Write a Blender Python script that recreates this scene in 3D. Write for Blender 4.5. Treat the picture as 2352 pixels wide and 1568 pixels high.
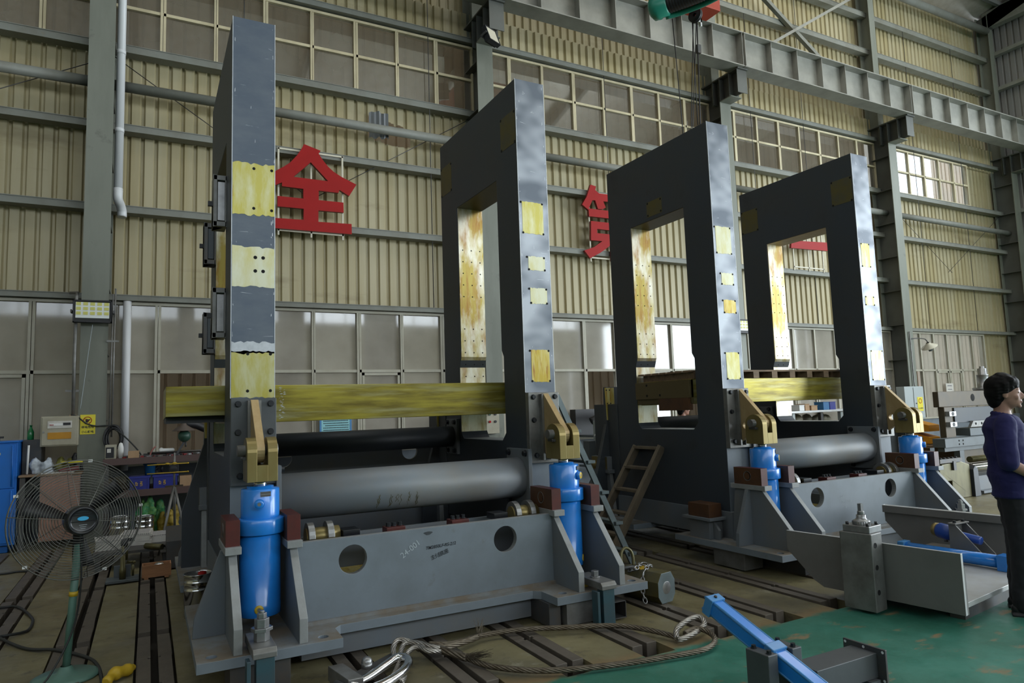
import bpy, bmesh, math, random
from mathutils import Vector, Matrix, noise as mnoise
from mathutils.geometry import tessellate_polygon
random.seed(7)
for o in list(bpy.data.objects): bpy.data.objects.remove(o, do_unlink=True)
SC = bpy.context.scene
COL = SC.collection
PI = math.pi
R = math.radians

# ------------------------------------------------------------------ camera, world, daylight, exposure
cam_d = bpy.data.cameras.new('camera'); cam = bpy.data.objects.new('camera', cam_d); COL.objects.link(cam)
RX = Vector((0.88377, -0.46675, -0.03316)); RY = Vector((0.01664, 0.10218, -0.99463)); RZ = Vector((0.46762, 0.87849, 0.09807))
M = Matrix.Identity(4)
for i in range(3):
    M[i][0] = RX[i]; M[i][1] = -RY[i]; M[i][2] = -RZ[i]
M.translation = Vector((0, 0, 1.6))
cam.matrix_world = M
cam_d.sensor_width = 36.0; cam_d.lens = 24.085; cam_d.clip_start = 0.05; cam_d.clip_end = 300
SC.camera = cam
w = bpy.data.worlds.new('daylight'); SC.world = w; w.use_nodes = True
wt = w.node_tree; wt.nodes.clear()
wo = wt.nodes.new('ShaderNodeOutputWorld'); wb = wt.nodes.new('ShaderNodeBackground')
wb.inputs['Color'].default_value = (0.80, 0.90, 1.0, 1); wb.inputs['Strength'].default_value = 2.8
wt.links.new(wb.outputs[0], wo.inputs[0])
SC.view_settings.view_transform = 'Standard'; SC.view_settings.look = 'None'
SC.view_settings.exposure = 0.0; SC.view_settings.gamma = 1.0; SC.view_settings.use_curve_mapping = False
cy = SC.cycles
cy.max_bounces = 6; cy.diffuse_bounces = 3; cy.glossy_bounces = 3; cy.transmission_bounces = 3; cy.transparent_max_bounces = 8
cy.caustics_reflective = False; cy.caustics_refractive = False; cy.use_denoising = True
cy.sample_clamp_indirect = 6.0; cy.blur_glossy = 0.5

def daylight(name, loc, rot, sx, sy, power, colr):
    l = bpy.data.lights.new(name, 'AREA'); l.shape = 'RECTANGLE'; l.size = sx; l.size_y = sy
    l.energy = power; l.color = colr
    o = bpy.data.objects.new(name, l); COL.objects.link(o); o.location = loc; o.rotation_euler = rot
    return o
# daylight entering through the openings of the hall: high strip windows of the opposite long wall,
# the big doorway in the end wall and the roof's translucent strips
daylight('daylight_high_windows', (15.5, -13.9, 8.7), (R(90), 0, 0), 17, 4.0, 1150, (0.86, 0.94, 1.0))
daylight('daylight_high_windows_left', (0.5, -13.9, 8.7), (R(90), 0, 0), 12, 4.0, 190, (0.86, 0.94, 1.0))
daylight('daylight_end_door', (24.42, -3.6, 3.3), (R(90), 0, R(90)), 14.4, 6.4, 2900, (0.85, 0.94, 1.0))
daylight('daylight_end_window', (24.42, 1.0, 9.0), (R(90), 0, R(90)), 15.0, 3.2, 900, (0.86, 0.95, 1.0))
daylight('daylight_roof_strip_a', (9.0, 3.0, 14.4), (0, 0, 0), 26, 1.6, 300, (1.0, 0.94, 0.80))
daylight('daylight_roof_strip_b', (14.0, 8.0, 13.9), (0, 0, 0), 16, 1.2, 220, (1.0, 0.94, 0.80))

# ------------------------------------------------------------------ materials
def mat(name, col, rough=0.5, metal=0.0, col2=None, scale=4.0, amt=0.5, stretch=(1, 1, 1), lo=0.4, hi=0.7, detail=5,
        bump=0.0, bscale=None, col3=None, scale3=9.0, lo3=0.58, hi3=0.72, stretch3=(1, 1, 1), rough2=None, spec=0.5, coat=0.0):
    m = bpy.data.materials.new(name); m.use_nodes = True
    nt = m.node_tree; b = nt.nodes['Principled BSDF']
    N = nt.nodes.new; L = nt.links.new
    b.inputs['Base Color'].default_value = (*col, 1); b.inputs['Roughness'].default_value = rough
    b.inputs['Metallic'].default_value = metal; b.inputs['Specular IOR Level'].default_value = spec
    if coat: b.inputs['Coat Weight'].default_value = coat; b.inputs['Coat Roughness'].default_value = 0.08
    tc = N('ShaderNodeTexCoord')
    def ramp(sc, st, lo_, hi_, dt):
        mp = N('ShaderNodeMapping'); mp.inputs['Scale'].default_value = st; L(tc.outputs['Object'], mp.inputs['Vector'])
        n = N('ShaderNodeTexNoise'); n.inputs['Scale'].default_value = sc; n.inputs['Detail'].default_value = dt
        n.inputs['Roughness'].default_value = 0.6; L(mp.outputs[0], n.inputs['Vector'])
        mr = N('ShaderNodeMapRange'); mr.inputs['From Min'].default_value = lo_; mr.inputs['From Max'].default_value = hi_
        L(n.outputs['Fac'], mr.inputs['Value']); return mr.outputs[0], n
    out = None
    if col2:
        f, n1 = ramp(scale, stretch, lo, hi, detail)
        mx = N('ShaderNodeMix'); mx.data_type = 'RGBA'; mx.inputs['A'].default_value = (*col, 1); mx.inputs['B'].default_value = (*col2, 1)
        ml = N('ShaderNodeMath'); ml.operation = 'MULTIPLY'; ml.inputs[1].default_value = amt; L(f, ml.inputs[0])
        L(ml.outputs[0], mx.inputs['Factor']); out = mx.outputs['Result']
        if rough2 is not None:
            r2 = N('ShaderNodeMapRange'); r2.inputs['To Min'].default_value = rough; r2.inputs['To Max'].default_value = rough2
            L(f, r2.inputs['Value']); L(r2.outputs[0], b.inputs['Roughness'])
    if col3:
        f3, n3 = ramp(scale3, stretch3, lo3, hi3, 8)
        mx3 = N('ShaderNodeMix'); mx3.data_type = 'RGBA'; mx3.inputs['B'].default_value = (*col3, 1)
        if out: L(out, mx3.inputs['A'])
        else: mx3.inputs['A'].default_value = (*col, 1)
        L(f3, mx3.inputs['Factor']); out = mx3.outputs['Result']
    if out: L(out, b.inputs['Base Color'])
    if bump:
        n = N('ShaderNodeTexNoise'); n.inputs['Scale'].default_value = bscale or scale * 6; n.inputs['Detail'].default_value = 4
        L(tc.outputs['Object'], n.inputs['Vector'])
        bp = N('ShaderNodeBump'); bp.inputs['Strength'].default_value = bump; bp.inputs['Distance'].default_value = 0.01
        L(n.outputs['Fac'], bp.inputs['Height']); L(bp.outputs[0], b.inputs['Normal'])
    return m

MT = {}
def dm(key, *a, **k): MT[key] = mat(key, *a, **k)
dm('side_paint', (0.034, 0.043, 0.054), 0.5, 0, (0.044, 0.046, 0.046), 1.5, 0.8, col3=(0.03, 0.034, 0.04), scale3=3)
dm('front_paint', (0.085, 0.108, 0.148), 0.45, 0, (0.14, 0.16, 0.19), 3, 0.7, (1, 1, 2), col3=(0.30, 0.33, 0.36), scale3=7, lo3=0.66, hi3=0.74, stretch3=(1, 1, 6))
dm('silver_front', (0.34, 0.36, 0.39), 0.42, 0.6, (0.09, 0.105, 0.13), 1.35, 0.85, (1.2, 1, 1.9), 0.42, 0.60, 2, rough2=0.5, col3=(0.50, 0.52, 0.54), scale3=12, lo3=0.68, hi3=0.74)
dm('base_paint', (0.175, 0.205, 0.235), 0.5, 0, (0.13, 0.15, 0.165), 3, 0.7, col3=(0.11, 0.10, 0.085), scale3=5, lo3=0.64, hi3=0.8)
dm('base_side', (0.13, 0.15, 0.17), 0.55, 0, (0.16, 0.15, 0.13), 3, 0.6)
dm('edge_steel', (0.28, 0.29, 0.29), 0.5, 0.15, (0.2, 0.2, 0.19), 8, 0.7, bump=0.1)
dm('dusty_plate', (0.20, 0.215, 0.22), 0.6, 0, (0.16, 0.125, 0.085), 5, 0.9, (1, 1, 1), 0.35, 0.6)
dm('tube_paint', (0.23, 0.255, 0.28), 0.45, 0.1, (0.27, 0.25, 0.22), 2.5, 0.8, col3=(0.08, 0.07, 0.03), scale3=6, lo3=0.70, hi3=0.78, stretch3=(1, 1, .35))
dm('brass_streak_x', (0.38, 0.32, 0.045), 0.32, 0.5, (0.15, 0.115, 0.02), 6, 0.95, (0.28, 1, 2.6), 0.35, 0.62, col3=(0.36, 0.34, 0.17), scale3=7, lo3=0.5, hi3=0.72, stretch3=(0.2, 1, 3))
dm('brass_streak_z', (0.36, 0.28, 0.06), 0.32, 0.5, (0.26, 0.12, 0.02), 7, 0.9, (2.4, 2.4, 0.35), 0.42, 0.66, col3=(0.62, 0.60, 0.50), scale3=3, lo3=0.44, hi3=0.60, stretch3=(1.5, 1.5, 0.5))
dm('cream_pad', (0.66, 0.65, 0.47), 0.4, 0.25, (0.58, 0.52, 0.20), 7, 0.9, (1.5, 1, .6), 0.4, 0.65)
dm('yellow_pad', (0.46, 0.40, 0.08), 0.36, 0.35, (0.56, 0.54, 0.32), 7, 0.9, (2, 1, .5), 0.42, 0.66, col3=(0.36, 0.22, 0.03), scale3=8, lo3=0.62, hi3=0.75, stretch3=(3, 1, .5))
dm('rust_pad', (0.50, 0.36, 0.05), 0.36, 0.35, (0.62, 0.55, 0.25), 8, 0.9, (3, 1, .5), 0.42, 0.66, col3=(0.32, 0.13, 0.02), scale3=9, lo3=0.55, hi3=0.7, stretch3=(4, 1, .5))
dm('dull_pad', (0.115, 0.095, 0.03), 0.5, 0.3, (0.08, 0.08, 0.06), 8, 0.7)
dm('bare_edge', (0.55, 0.57, 0.60), 0.4, 0.4, (0.4, 0.42, 0.45), 20, 0.7)
dm('blue_paint', (0.012, 0.20, 0.66), 0.27, 0.0, (0.02, 0.23, 0.70), 5, 0.6, coat=0.4)
dm('blue_pale', (0.05, 0.22, 0.50), 0.35, 0.0, (0.08, 0.28, 0.58), 6, 0.6, coat=0.2)
dm('blue_deep', (0.015, 0.06, 0.30), 0.35)
dm('port_yellow', (0.62, 0.42, 0.03), 0.4)
dm('bronze', (0.27, 0.215, 0.085), 0.36, 0.6, (0.24, 0.17, 0.06), 9, 0.8, (1, 1, 0.6))
dm('bronze_dark', (0.13, 0.10, 0.045), 0.45, 0.5)
dm('bronze_lever', (0.40, 0.28, 0.13), 0.45, 0.35, (0.50, 0.38, 0.2), 12, 0.7, (1, 1, .5))
dm('primer_red', (0.085, 0.012, 0.009), 0.4, 0, (0.05, 0.012, 0.01), 10, 0.8, col3=(0.4, 0.3, 0.22), scale3=30, lo3=0.68, hi3=0.75)
dm('rust_brown', (0.10, 0.042, 0.016), 0.5, 0.1, (0.05, 0.025, 0.015), 8, 0.8)
dm('chrome', (0.62, 0.62, 0.62), 0.14, 1.0)
dm('steel', (0.32, 0.32, 0.32), 0.36, 0.8, (0.2, 0.2, 0.2), 12, 0.7)
dm('steel_worn', (0.22, 0.22, 0.21), 0.45, 0.5, (0.12, 0.11, 0.1), 7, 0.8)
dm('steel_dark', (0.07, 0.072, 0.075), 0.5, 0.4, (0.10, 0.08, 0.06), 9, 0.7)
dm('black', (0.012, 0.012, 0.014), 0.5)
dm('black_gloss', (0.012, 0.013, 0.016), 0.25)
dm('hole_black', (0.004, 0.004, 0.004), 0.9)
dm('bolt_black', (0.016, 0.018, 0.022), 0.42, 0.3)
dm('plate_gray', (0.17, 0.165, 0.155), 0.5, 0.1, (0.14, 0.135, 0.125), 4, 0.8)
dm('plate_bright', (0.55, 0.56, 0.56), 0.4, 0.3, (0.45, 0.44, 0.40), 6, 0.7)
dm('box_gray', (0.085, 0.092, 0.098), 0.45, 0.2, (0.065, 0.07, 0.075), 5, 0.8)
dm('ladder_wood', (0.17, 0.135, 0.09), 0.65, 0, (0.09, 0.07, 0.05), 7, 0.8, (1, 1, .3))
dm('ladder_steel', (0.15, 0.19, 0.20), 0.5, 0.2, (0.1, 0.12, 0.12), 8, 0.7)
dm('wood', (0.36, 0.17, 0.075), 0.6, 0, (0.24, 0.11, 0.05), 6, 0.8, (1, 6, 6))
dm('pallet_wood', (0.26, 0.17, 0.10), 0.7, 0, (0.15, 0.10, 0.06), 7, 0.8, (1, 4, 4))
dm('plywood', (0.34, 0.19, 0.14), 0.7, 0, (0.24, 0.14, 0.10), 9, 0.8, (4, 1, .5), 0.35, 0.65)
dm('wire_rope', (0.16, 0.135, 0.10), 0.4, 0.6, (0.07, 0.05, 0.03), 18, 0.8)
dm('rope_bright', (0.36, 0.34, 0.31), 0.35, 0.75, (0.14, 0.11, 0.08), 30, 0.6)
dm('cable', (0.016, 0.018, 0.018), 0.55)
dm('column_paint', (0.185, 0.195, 0.16), 0.5, 0.05, (0.135, 0.145, 0.115), 1.6, 0.8, (2, 2, .4), col3=(0.09, 0.09, 0.075), scale3=4, lo3=0.64, hi3=0.78)
dm('column_web', (0.10, 0.105, 0.095), 0.55, 0.05, (0.07, 0.07, 0.06), 1.6, 0.8)
dm('girt_paint', (0.205, 0.212, 0.185), 0.55, 0.05, (0.16, 0.155, 0.125), 3, 0.8, col3=(0.25, 0.2, 0.13), scale3=5, lo3=0.66, hi3=0.8)
dm('beam_paint', (0.28, 0.275, 0.24), 0.5, 0.05, (0.17, 0.17, 0.15), 2, 0.8, col3=(0.28, 0.18, 0.09), scale3=3, lo3=0.68, hi3=0.8)
dm('cladding', (0.37, 0.31, 0.165), 0.42, 0.05, (0.43, 0.38, 0.245), 1.2, 0.8, (2.5, 2.5, .22), 0.38, 0.62, col3=(0.22, 0.175, 0.09), scale3=1.1, lo3=0.58, hi3=0.78, stretch3=(.35, 1, 1.6))
dm('cladding_gray', (0.20, 0.20, 0.19), 0.5, 0.05, (0.25, 0.23, 0.2), 1.2, 0.8, (2, 2, .3))
dm('alley', (0.46, 0.35, 0.24), 0.6, 0, (0.54, 0.43, 0.31), 1.5, 0.8, (3, 1, .2))
dm('torn_sheet', (0.24, 0.26, 0.28), 0.4, 0.3, (0.18, 0.19, 0.2), 5, 0.6)
dm('window_frame', (0.64, 0.56, 0.37), 0.5, 0, (0.40, 0.33, 0.20), 3, 0.7, (1, 1, .5))
dm('window_frame_low', (0.44, 0.42, 0.34), 0.5, 0, (0.34, 0.31, 0.23), 3, 0.7)
dm('dado', (0.19, 0.22, 0.25), 0.7, 0, (0.13, 0.15, 0.17), 3, 0.8)
dm('white_pipe', (0.66, 0.67, 0.68), 0.35)
dm('sign_red', (0.34, 0.008, 0.007), 0.5, 0, (0.28, 0.007, 0.006), 3, 0.6, spec=0.2)
dm('sign_red_edge', (0.20, 0.008, 0.01), 0.4)
dm('cream_tube', (0.62, 0.58, 0.46), 0.5)
dm('foil', (0.52, 0.48, 0.42), 0.36, 0.45, (0.36, 0.32, 0.26), 3, 0.8, bump=0.6, bscale=5)
dm('purlin', (0.13, 0.13, 0.12), 0.6)
dm('cabinet_blue', (0.006, 0.15, 0.58), 0.42, 0, (0.012, 0.14, 0.47), 5, 0.6)
dm('box_beige', (0.38, 0.355, 0.27), 0.5, 0, (0.30, 0.27, 0.19), 6, 0.7)
dm('panel_gray', (0.36, 0.40, 0.40), 0.5)
dm('warn_yellow', (0.72, 0.62, 0.04), 0.45)
dm('paper', (0.62, 0.60, 0.55), 0.8, 0, (0.45, 0.42, 0.38), 9, 0.7)
dm('paper_ink', (0.10, 0.09, 0.12), 0.8)
dm('rag_white', (0.52, 0.57, 0.62), 0.85, 0, (0.36, 0.40, 0.46), 7, 0.7)
dm('olive', (0.20, 0.19, 0.04), 0.7, 0, (0.12, 0.11, 0.03), 8, 0.7)
dm('maroon', (0.16, 0.035, 0.035), 0.7)
dm('crate_blue', (0.02, 0.028, 0.22), 0.4)
dm('bucket_blue', (0.02, 0.13, 0.30), 0.45)
dm('carton', (0.42, 0.27, 0.15), 0.7, 0, (0.34, 0.21, 0.11), 6, 0.6)
dm('green_glass', (0.01, 0.16, 0.05), 0.15)
dm('green_bag', (0.03, 0.26, 0.10), 0.5, 0, (0.3, 0.45, 0.1), 12, 0.8)
dm('gold_bag', (0.34, 0.24, 0.03), 0.6)
dm('dark_green', (0.03, 0.08, 0.055), 0.4)
dm('lamp_shade', (0.09, 0.065, 0.05), 0.5)
dm('shelf_brown', (0.085, 0.05, 0.045), 0.6)
dm('fan_green', (0.10, 0.20, 0.16), 0.45, 0, (0.07, 0.14, 0.11), 6, 0.6)
dm('wire_gray', (0.15, 0.15, 0.135), 0.4, 0.6)
dm('tape_yellow', (0.55, 0.36, 0.02), 0.5, 0, (0.40, 0.25, 0.02), 20, 0.6)
dm('badge_blue', (0.03, 0.35, 0.62), 0.4)
dm('white', (0.75, 0.75, 0.73), 0.5)
dm('chalk', (0.42, 0.47, 0.50), 0.9)
dm('ink', (0.015, 0.02, 0.025), 0.7)
dm('hoist_green', (0.02, 0.23, 0.16), 0.35)
dm('hoist_red', (0.42, 0.045, 0.02), 0.4)
dm('led_glass', (0.70, 0.73, 0.70), 0.2)
dm('led_yellow', (0.60, 0.58, 0.14), 0.4)
dm('lamp_glass', (0.60, 0.56, 0.44), 0.25)
dm('shirt', (0.010, 0.009, 0.075), 0.85, 0, (0.014, 0.012, 0.095), 9, 0.6)
dm('red_shirt', (0.20, 0.02, 0.02), 0.8)
dm('trousers', (0.008, 0.008, 0.011), 0.85)
dm('skin', (0.36, 0.19, 0.135), 0.5, 0, (0.40, 0.22, 0.16), 9, 0.5)
dm('hair', (0.006, 0.005, 0.005), 0.62, 0, (0.014, 0.012, 0.011), 40, 0.5, (1, 1, .2), spec=0.12)
dm('lips', (0.30, 0.11, 0.09), 0.5)
dm('eye', (0.02, 0.015, 0.012), 0.2)
dm('crate_orange', (0.72, 0.30, 0.01), 0.5)
dm('rust_machine', (0.075, 0.056, 0.03), 0.5, 0.2, (0.05, 0.042, 0.03), 4, 0.8)
dm('machine_gray', (0.095, 0.112, 0.12), 0.5, 0.1, (0.07, 0.08, 0.08), 4, 0.7)
dm('coil_brass', (0.11, 0.098, 0.04), 0.4, 0.5, (0.06, 0.052, 0.02), 4, 0.8, (3, 1, 1))
dm('notice_blue', (0.30, 0.62, 0.66), 0.5)
dm('notice_edge', (0.08, 0.25, 0.5), 0.5)
dm('clamp_teal', (0.035, 0.085, 0.105), 0.45, 0.2, (0.06, 0.07, 0.075), 7, 0.8)
dm('amber', (0.50, 0.24, 0.02), 0.3, 0, (0.38, 0.17, 0.02), 6, 0.7)
dm('slot_steel', (0.125, 0.105, 0.082), 0.55, 0.2, (0.09, 0.075, 0.06), 6, 0.8, bump=0.15)
dm('slot_dark', (0.02, 0.015, 0.01), 0.9)
dm('concrete_bed', (0.25, 0.23, 0.2), 0.8)

def floor_mat():
    m = bpy.data.materials.new('floor'); m.use_nodes = True
    nt = m.node_tree; b = nt.nodes['Principled BSDF']; N = nt.nodes.new; L = nt.links.new
    tc = N('ShaderNodeTexCoord')
    def nz(s, d=6, st=(1, 1, 1)):
        mp = N('ShaderNodeMapping'); mp.inputs['Scale'].default_value = st; L(tc.outputs['Object'], mp.inputs['Vector'])
        n = N('ShaderNodeTexNoise'); n.inputs['Scale'].default_value = s; n.inputs['Detail'].default_value = d; n.inputs['Roughness'].default_value = .65
        L(mp.outputs[0], n.inputs['Vector']); return n.outputs['Fac']
    def mr(v, a, b_, c=0., d=1.):
        n = N('ShaderNodeMapRange'); n.inputs[1].default_value = a; n.inputs[2].default_value = b_; n.inputs[3].default_value = c; n.inputs[4].default_value = d
        L(v, n.inputs[0]); return n.outputs[0]
    def mix(f, A, B):
        n = N('ShaderNodeMix'); n.data_type = 'RGBA'; L(f, n.inputs['Factor'])
        for k, v in (('A', A), ('B', B)):
            if isinstance(v, tuple): n.inputs[k].default_value = (*v, 1)
            else: L(v, n.inputs[k])
        return n.outputs['Result']
    con = mix(mr(nz(1.3), .38, .62), (0.215, 0.188, 0.098), (0.15, 0.125, 0.062))
    con = mix(mr(nz(.8, 6), .50, .68), con, (0.105, 0.092, 0.055))
    con = mix(mr(nz(7, 8), .56, .70), con, (0.075, 0.062, 0.04))
    con = mix(mr(nz(30, 6), .66, .72), con, (0.05, 0.045, 0.03))
    con = mix(mr(nz(3.1, 5), .62, .72), con, (0.27, 0.25, 0.18))
    grn = mix(mr(nz(1.1), .35, .65), (0.024, 0.125, 0.082), (0.045, 0.205, 0.15))
    grn = mix(mr(nz(2.6, 9, (1.0, 2.2, 1)), .575, .66), grn, (0.23, 0.17, 0.09))
    grn = mix(mr(nz(16, 6), .62, .74), grn, (0.035, 0.11, 0.085))
    sx = N('ShaderNodeSeparateXYZ'); L(tc.outputs['Object'], sx.inputs[0])
    ad = N('ShaderNodeMath'); ad.operation = 'ADD'; L(sx.outputs['Y'], ad.inputs[0]); L(mr(nz(2.2, 7), 0., 1., -.16, .16), ad.inputs[1])
    f = mr(ad.outputs[0], 3.62, 3.68)
    edge = mix(mr(ad.outputs[0], 3.60, 3.80), (0.24, 0.15, 0.07), con)
    L(mix(f, grn, edge), b.inputs['Base Color'])
    rg = mr(nz(4, 6), .35, .7, .34, .62); L(rg, b.inputs['Roughness'])
    bp = N('ShaderNodeBump'); bp.inputs['Strength'].default_value = .12; bp.inputs['Distance'].default_value = .01
    L(nz(14, 5), bp.inputs['Height']); L(bp.outputs[0], b.inputs['Normal'])
    return m
MT['floor'] = floor_mat()

def glass_mat(name, clear, dust, fac, rough=0.03, ior=1.75):
    m = bpy.data.materials.new(name); m.use_nodes = True; nt = m.node_tree; nt.nodes.clear(); N = nt.nodes.new; L = nt.links.new
    o = N('ShaderNodeOutputMaterial'); t = N('ShaderNodeBsdfTransparent'); t.inputs[0].default_value = (*clear, 1)
    d = N('ShaderNodeBsdfDiffuse'); tc = N('ShaderNodeTexCoord'); n = N('ShaderNodeTexNoise'); n.inputs['Scale'].default_value = 1.3; n.inputs['Detail'].default_value = 5
    L(tc.outputs['Object'], n.inputs['Vector']); d.inputs[0].default_value = (*dust, 1)
    r = N('ShaderNodeMapRange'); r.inputs[1].default_value = .3; r.inputs[2].default_value = .7; r.inputs[3].default_value = max(0, fac - .14); r.inputs[4].default_value = min(1, fac + .14)
    L(n.outputs['Fac'], r.inputs[0])
    a = N('ShaderNodeMixShader'); L(r.outputs[0], a.inputs[0]); L(t.outputs[0], a.inputs[1]); L(d.outputs[0], a.inputs[2])
    g = N('ShaderNodeBsdfGlossy'); g.inputs['Roughness'].default_value = rough; g.inputs[0].default_value = (.95, .95, .95, 1)
    fr = N('ShaderNodeFresnel'); fr.inputs[0].default_value = ior
    k = N('ShaderNodeMixShader'); L(fr.outputs[0], k.inputs[0]); L(a.outputs[0], k.inputs[1]); L(g.outputs[0], k.inputs[2]); L(k.outputs[0], o.inputs[0])
    return m
MT['glass_low'] = glass_mat('glass_low', (.72, .71, .67), (.45, .42, .355), .70, .05)
MT['glass_high'] = glass_mat('glass_high', (.42, .38, .32), (.19, .165, .125), .60, .03, 2.3)
MT['glass_clear'] = glass_mat('glass_clear', (.95, .95, .95), (.5, .55, .55), .18)

# ------------------------------------------------------------------ mesh helpers
class MB:
    """collects shapes in world coordinates and links them as one mesh object"""
    def __init__(self): self.v = []; self.f = []; self.m = []; self.s = []
    def add(self, vs, fs, mi=0, smooth=False):
        n = len(self.v); self.v += [Vector(p) for p in vs]
        for f in fs: self.f.append([i + n for i in f]); self.m.append(mi); self.s.append(smooth)
        return self
    def box(self, x0, x1, y0, y1, z0, z1, mi=0, T=None):
        vs = [Vector((x, y, z)) for z in (z0, z1) for y in (y0, y1) for x in (x0, x1)]
        if T: vs = [T @ p for p in vs]
        return self.add(vs, [(0, 2, 3, 1), (4, 5, 7, 6), (0, 1, 5, 4), (2, 6, 7, 3), (0, 4, 6, 2), (1, 3, 7, 5)], mi)
    def bar(self, a, b, wd, hd, mi=0, up=(0, 0, 1)):
        a = Vector(a); b = Vector(b); d = (b - a); ln = d.length; d.normalize(); u = Vector(up)
        if abs(d.dot(u)) > .99: u = Vector((0, 1, 0))
        s = d.cross(u).normalized(); u = s.cross(d)
        T = Matrix((s, d, u)).transposed().to_4x4(); T.translation = a
        return self.box(-wd / 2, wd / 2, 0, ln, -hd / 2, hd / 2, mi, T)
    def cyl(self, a, b, r, r2=None, n=20, mi=0, caps=True, smooth=True):
        a = Vector(a); b = Vector(b); d = (b - a).normalized(); r2 = r if r2 is None else r2
        s = d.orthogonal().normalized(); t = d.cross(s); vs = []
        for p, q in ((a, r), (b, r2)):
            for i in range(n): an = 2 * PI * i / n; vs.append(p + (s * math.cos(an) + t * math.sin(an)) * q)
        self.add(vs, [(i, (i + 1) % n, n + (i + 1) % n, n + i) for i in range(n)], mi, smooth)
        if caps: self.add(vs[:n], [list(range(n))[::-1]], mi); self.add(vs[n:], [list(range(n))], mi)
        return self
    def lathe(self, prof, origin=(0, 0, 0), axis=(0, 0, 1), n=32, mi=0, smooth=True):
        o = Vector(origin); d = Vector(axis).normalized(); s = d.orthogonal().normalized(); t = d.cross(s)
        for (r0, h0), (r1, h1) in zip(prof, prof[1:]):
            vs = []
            for r, h in ((r0, h0), (r1, h1)):
                for i in range(n): an = 2 * PI * i / n; vs.append(o + d * h + (s * math.cos(an) + t * math.sin(an)) * max(r, 1e-5))
            self.add(vs, [(i, (i + 1) % n, n + (i + 1) % n, n + i) for i in range(n)], mi, smooth)
        return self
    def prism(self, loops, axis, a, b, mi=0, mi_side=None):
        """2-D outline (first loop) with holes, extruded along axis 0/1/2 from a to b; the 2-D axes are the other two in order"""
        if not isinstance(loops[0][0], (tuple, list, Vector)): loops = [loops]
        ms = mi if mi_side is None else mi_side
        def p3(p, h):
            q = [0, 0, 0]; r = [i for i in range(3) if i != axis]; q[r[0]] = p[0]; q[r[1]] = p[1]; q[axis] = h; return Vector(q)
        tri = tessellate_polygon([[Vector((p[0], p[1], 0)) for p in l] for l in loops])
        flat = [p for l in loops for p in l]
        self.add([p3(p, a) for p in flat], [t for t in tri], mi); self.add([p3(p, b) for p in flat], [tuple(reversed(t)) for t in tri], mi)
        for l in loops:
            n = len(l); sm = n > 15
            vs = [p3(p, a) for p in l] + [p3(p, b) for p in l]
            self.add(vs, [(i, (i + 1) % n, n + (i + 1) % n, n + i) for i in range(n)], ms, False)
        return self
    def tube(self, pts, r, n=8, mi=0, closed=False, caps=True, rf=None):
        pts = [Vector(p) for p in pts]; N = len(pts); fr = []
        for i in range(N):
            if closed: d = pts[(i + 1) % N] - pts[i - 1]
            else: d = pts[min(i + 1, N - 1)] - pts[max(i - 1, 0)]
            d = d.normalized() if d.length > 1e-9 else Vector((0, 0, 1))
            if not fr: s = d.orthogonal().normalized()
            else:
                s = fr[-1][1] - d * fr[-1][1].dot(d); s = s.normalized() if s.length > 1e-6 else d.orthogonal().normalized()
            fr.append((d, s, d.cross(s)))
        vs = []
        for i, p in enumerate(pts):
            rr = rf(i / (N - 1)) * r if rf else r
            for k in range(n): an = 2 * PI * k / n; vs.append(p + (fr[i][1] * math.cos(an) + fr[i][2] * math.sin(an)) * rr)
        fs = []
        for i in range(N if closed else N - 1):
            j = (i + 1) % N
            for k in range(n): fs.append((i * n + k, i * n + (k + 1) % n, j * n + (k + 1) % n, j * n + k))
        self.add(vs, fs, mi, True)
        if caps and not closed: self.add(vs[:n], [list(range(n))[::-1]], mi); self.add(vs[-n:], [list(range(n))], mi)
        return self
    def rope(self, pts, r, strands=6, twist=18.0, n=5, mi=0):
        pts = resample(pts, r * 1.1); N = len(pts); ds = []; s = None; fr = []; L = 0
        for i in range(N):
            d = (pts[min(i + 1, N - 1)] - pts[max(i - 1, 0)]).normalized()
            s = d.orthogonal().normalized() if s is None else (s - d * s.dot(d)).normalized()
            if i: L += (pts[i] - pts[i - 1]).length
            fr.append((s, d.cross(s), L))
        for k in range(strands):
            q = []
            for i in range(N):
                an = 2 * PI * k / strands + fr[i][2] / r * (2 * PI / twist)
                q.append(pts[i] + (fr[i][0] * math.cos(an) + fr[i][1] * math.sin(an)) * r * .62)
            self.tube(q, r * .42, n, mi)
        return self
    def ball(self, c, rx, ry=None, rz=None, n=16, mi=0, T=None):
        ry = rx if ry is None else ry; rz = rx if rz is None else rz; c = Vector(c); vs = []; m = n // 2
        for i in range(m + 1):
            th = PI * i / m
            for k in range(n):
                ph = 2 * PI * k / n; p = Vector((rx * math.sin(th) * math.cos(ph), ry * math.sin(th) * math.sin(ph), rz * math.cos(th)))
                vs.append(c + (T @ p if T else p))
        return self.add(vs, [(i * n + k, (i + 1) * n + k, (i + 1) * n + (k + 1) % n, i * n + (k + 1) % n) for i in range(m) for k in range(n)], mi, True)
    def hexbolt(self, c, d, r, h, mi=0, washer=True):
        c = Vector(c); d = Vector(d).normalized()
        if washer: self.cyl(c, c + d * h * .2, r * 1.25, n=16, mi=mi); c = c + d * h * .2
        return self.cyl(c, c + d * h, r, n=6, mi=mi, smooth=False)
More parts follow.
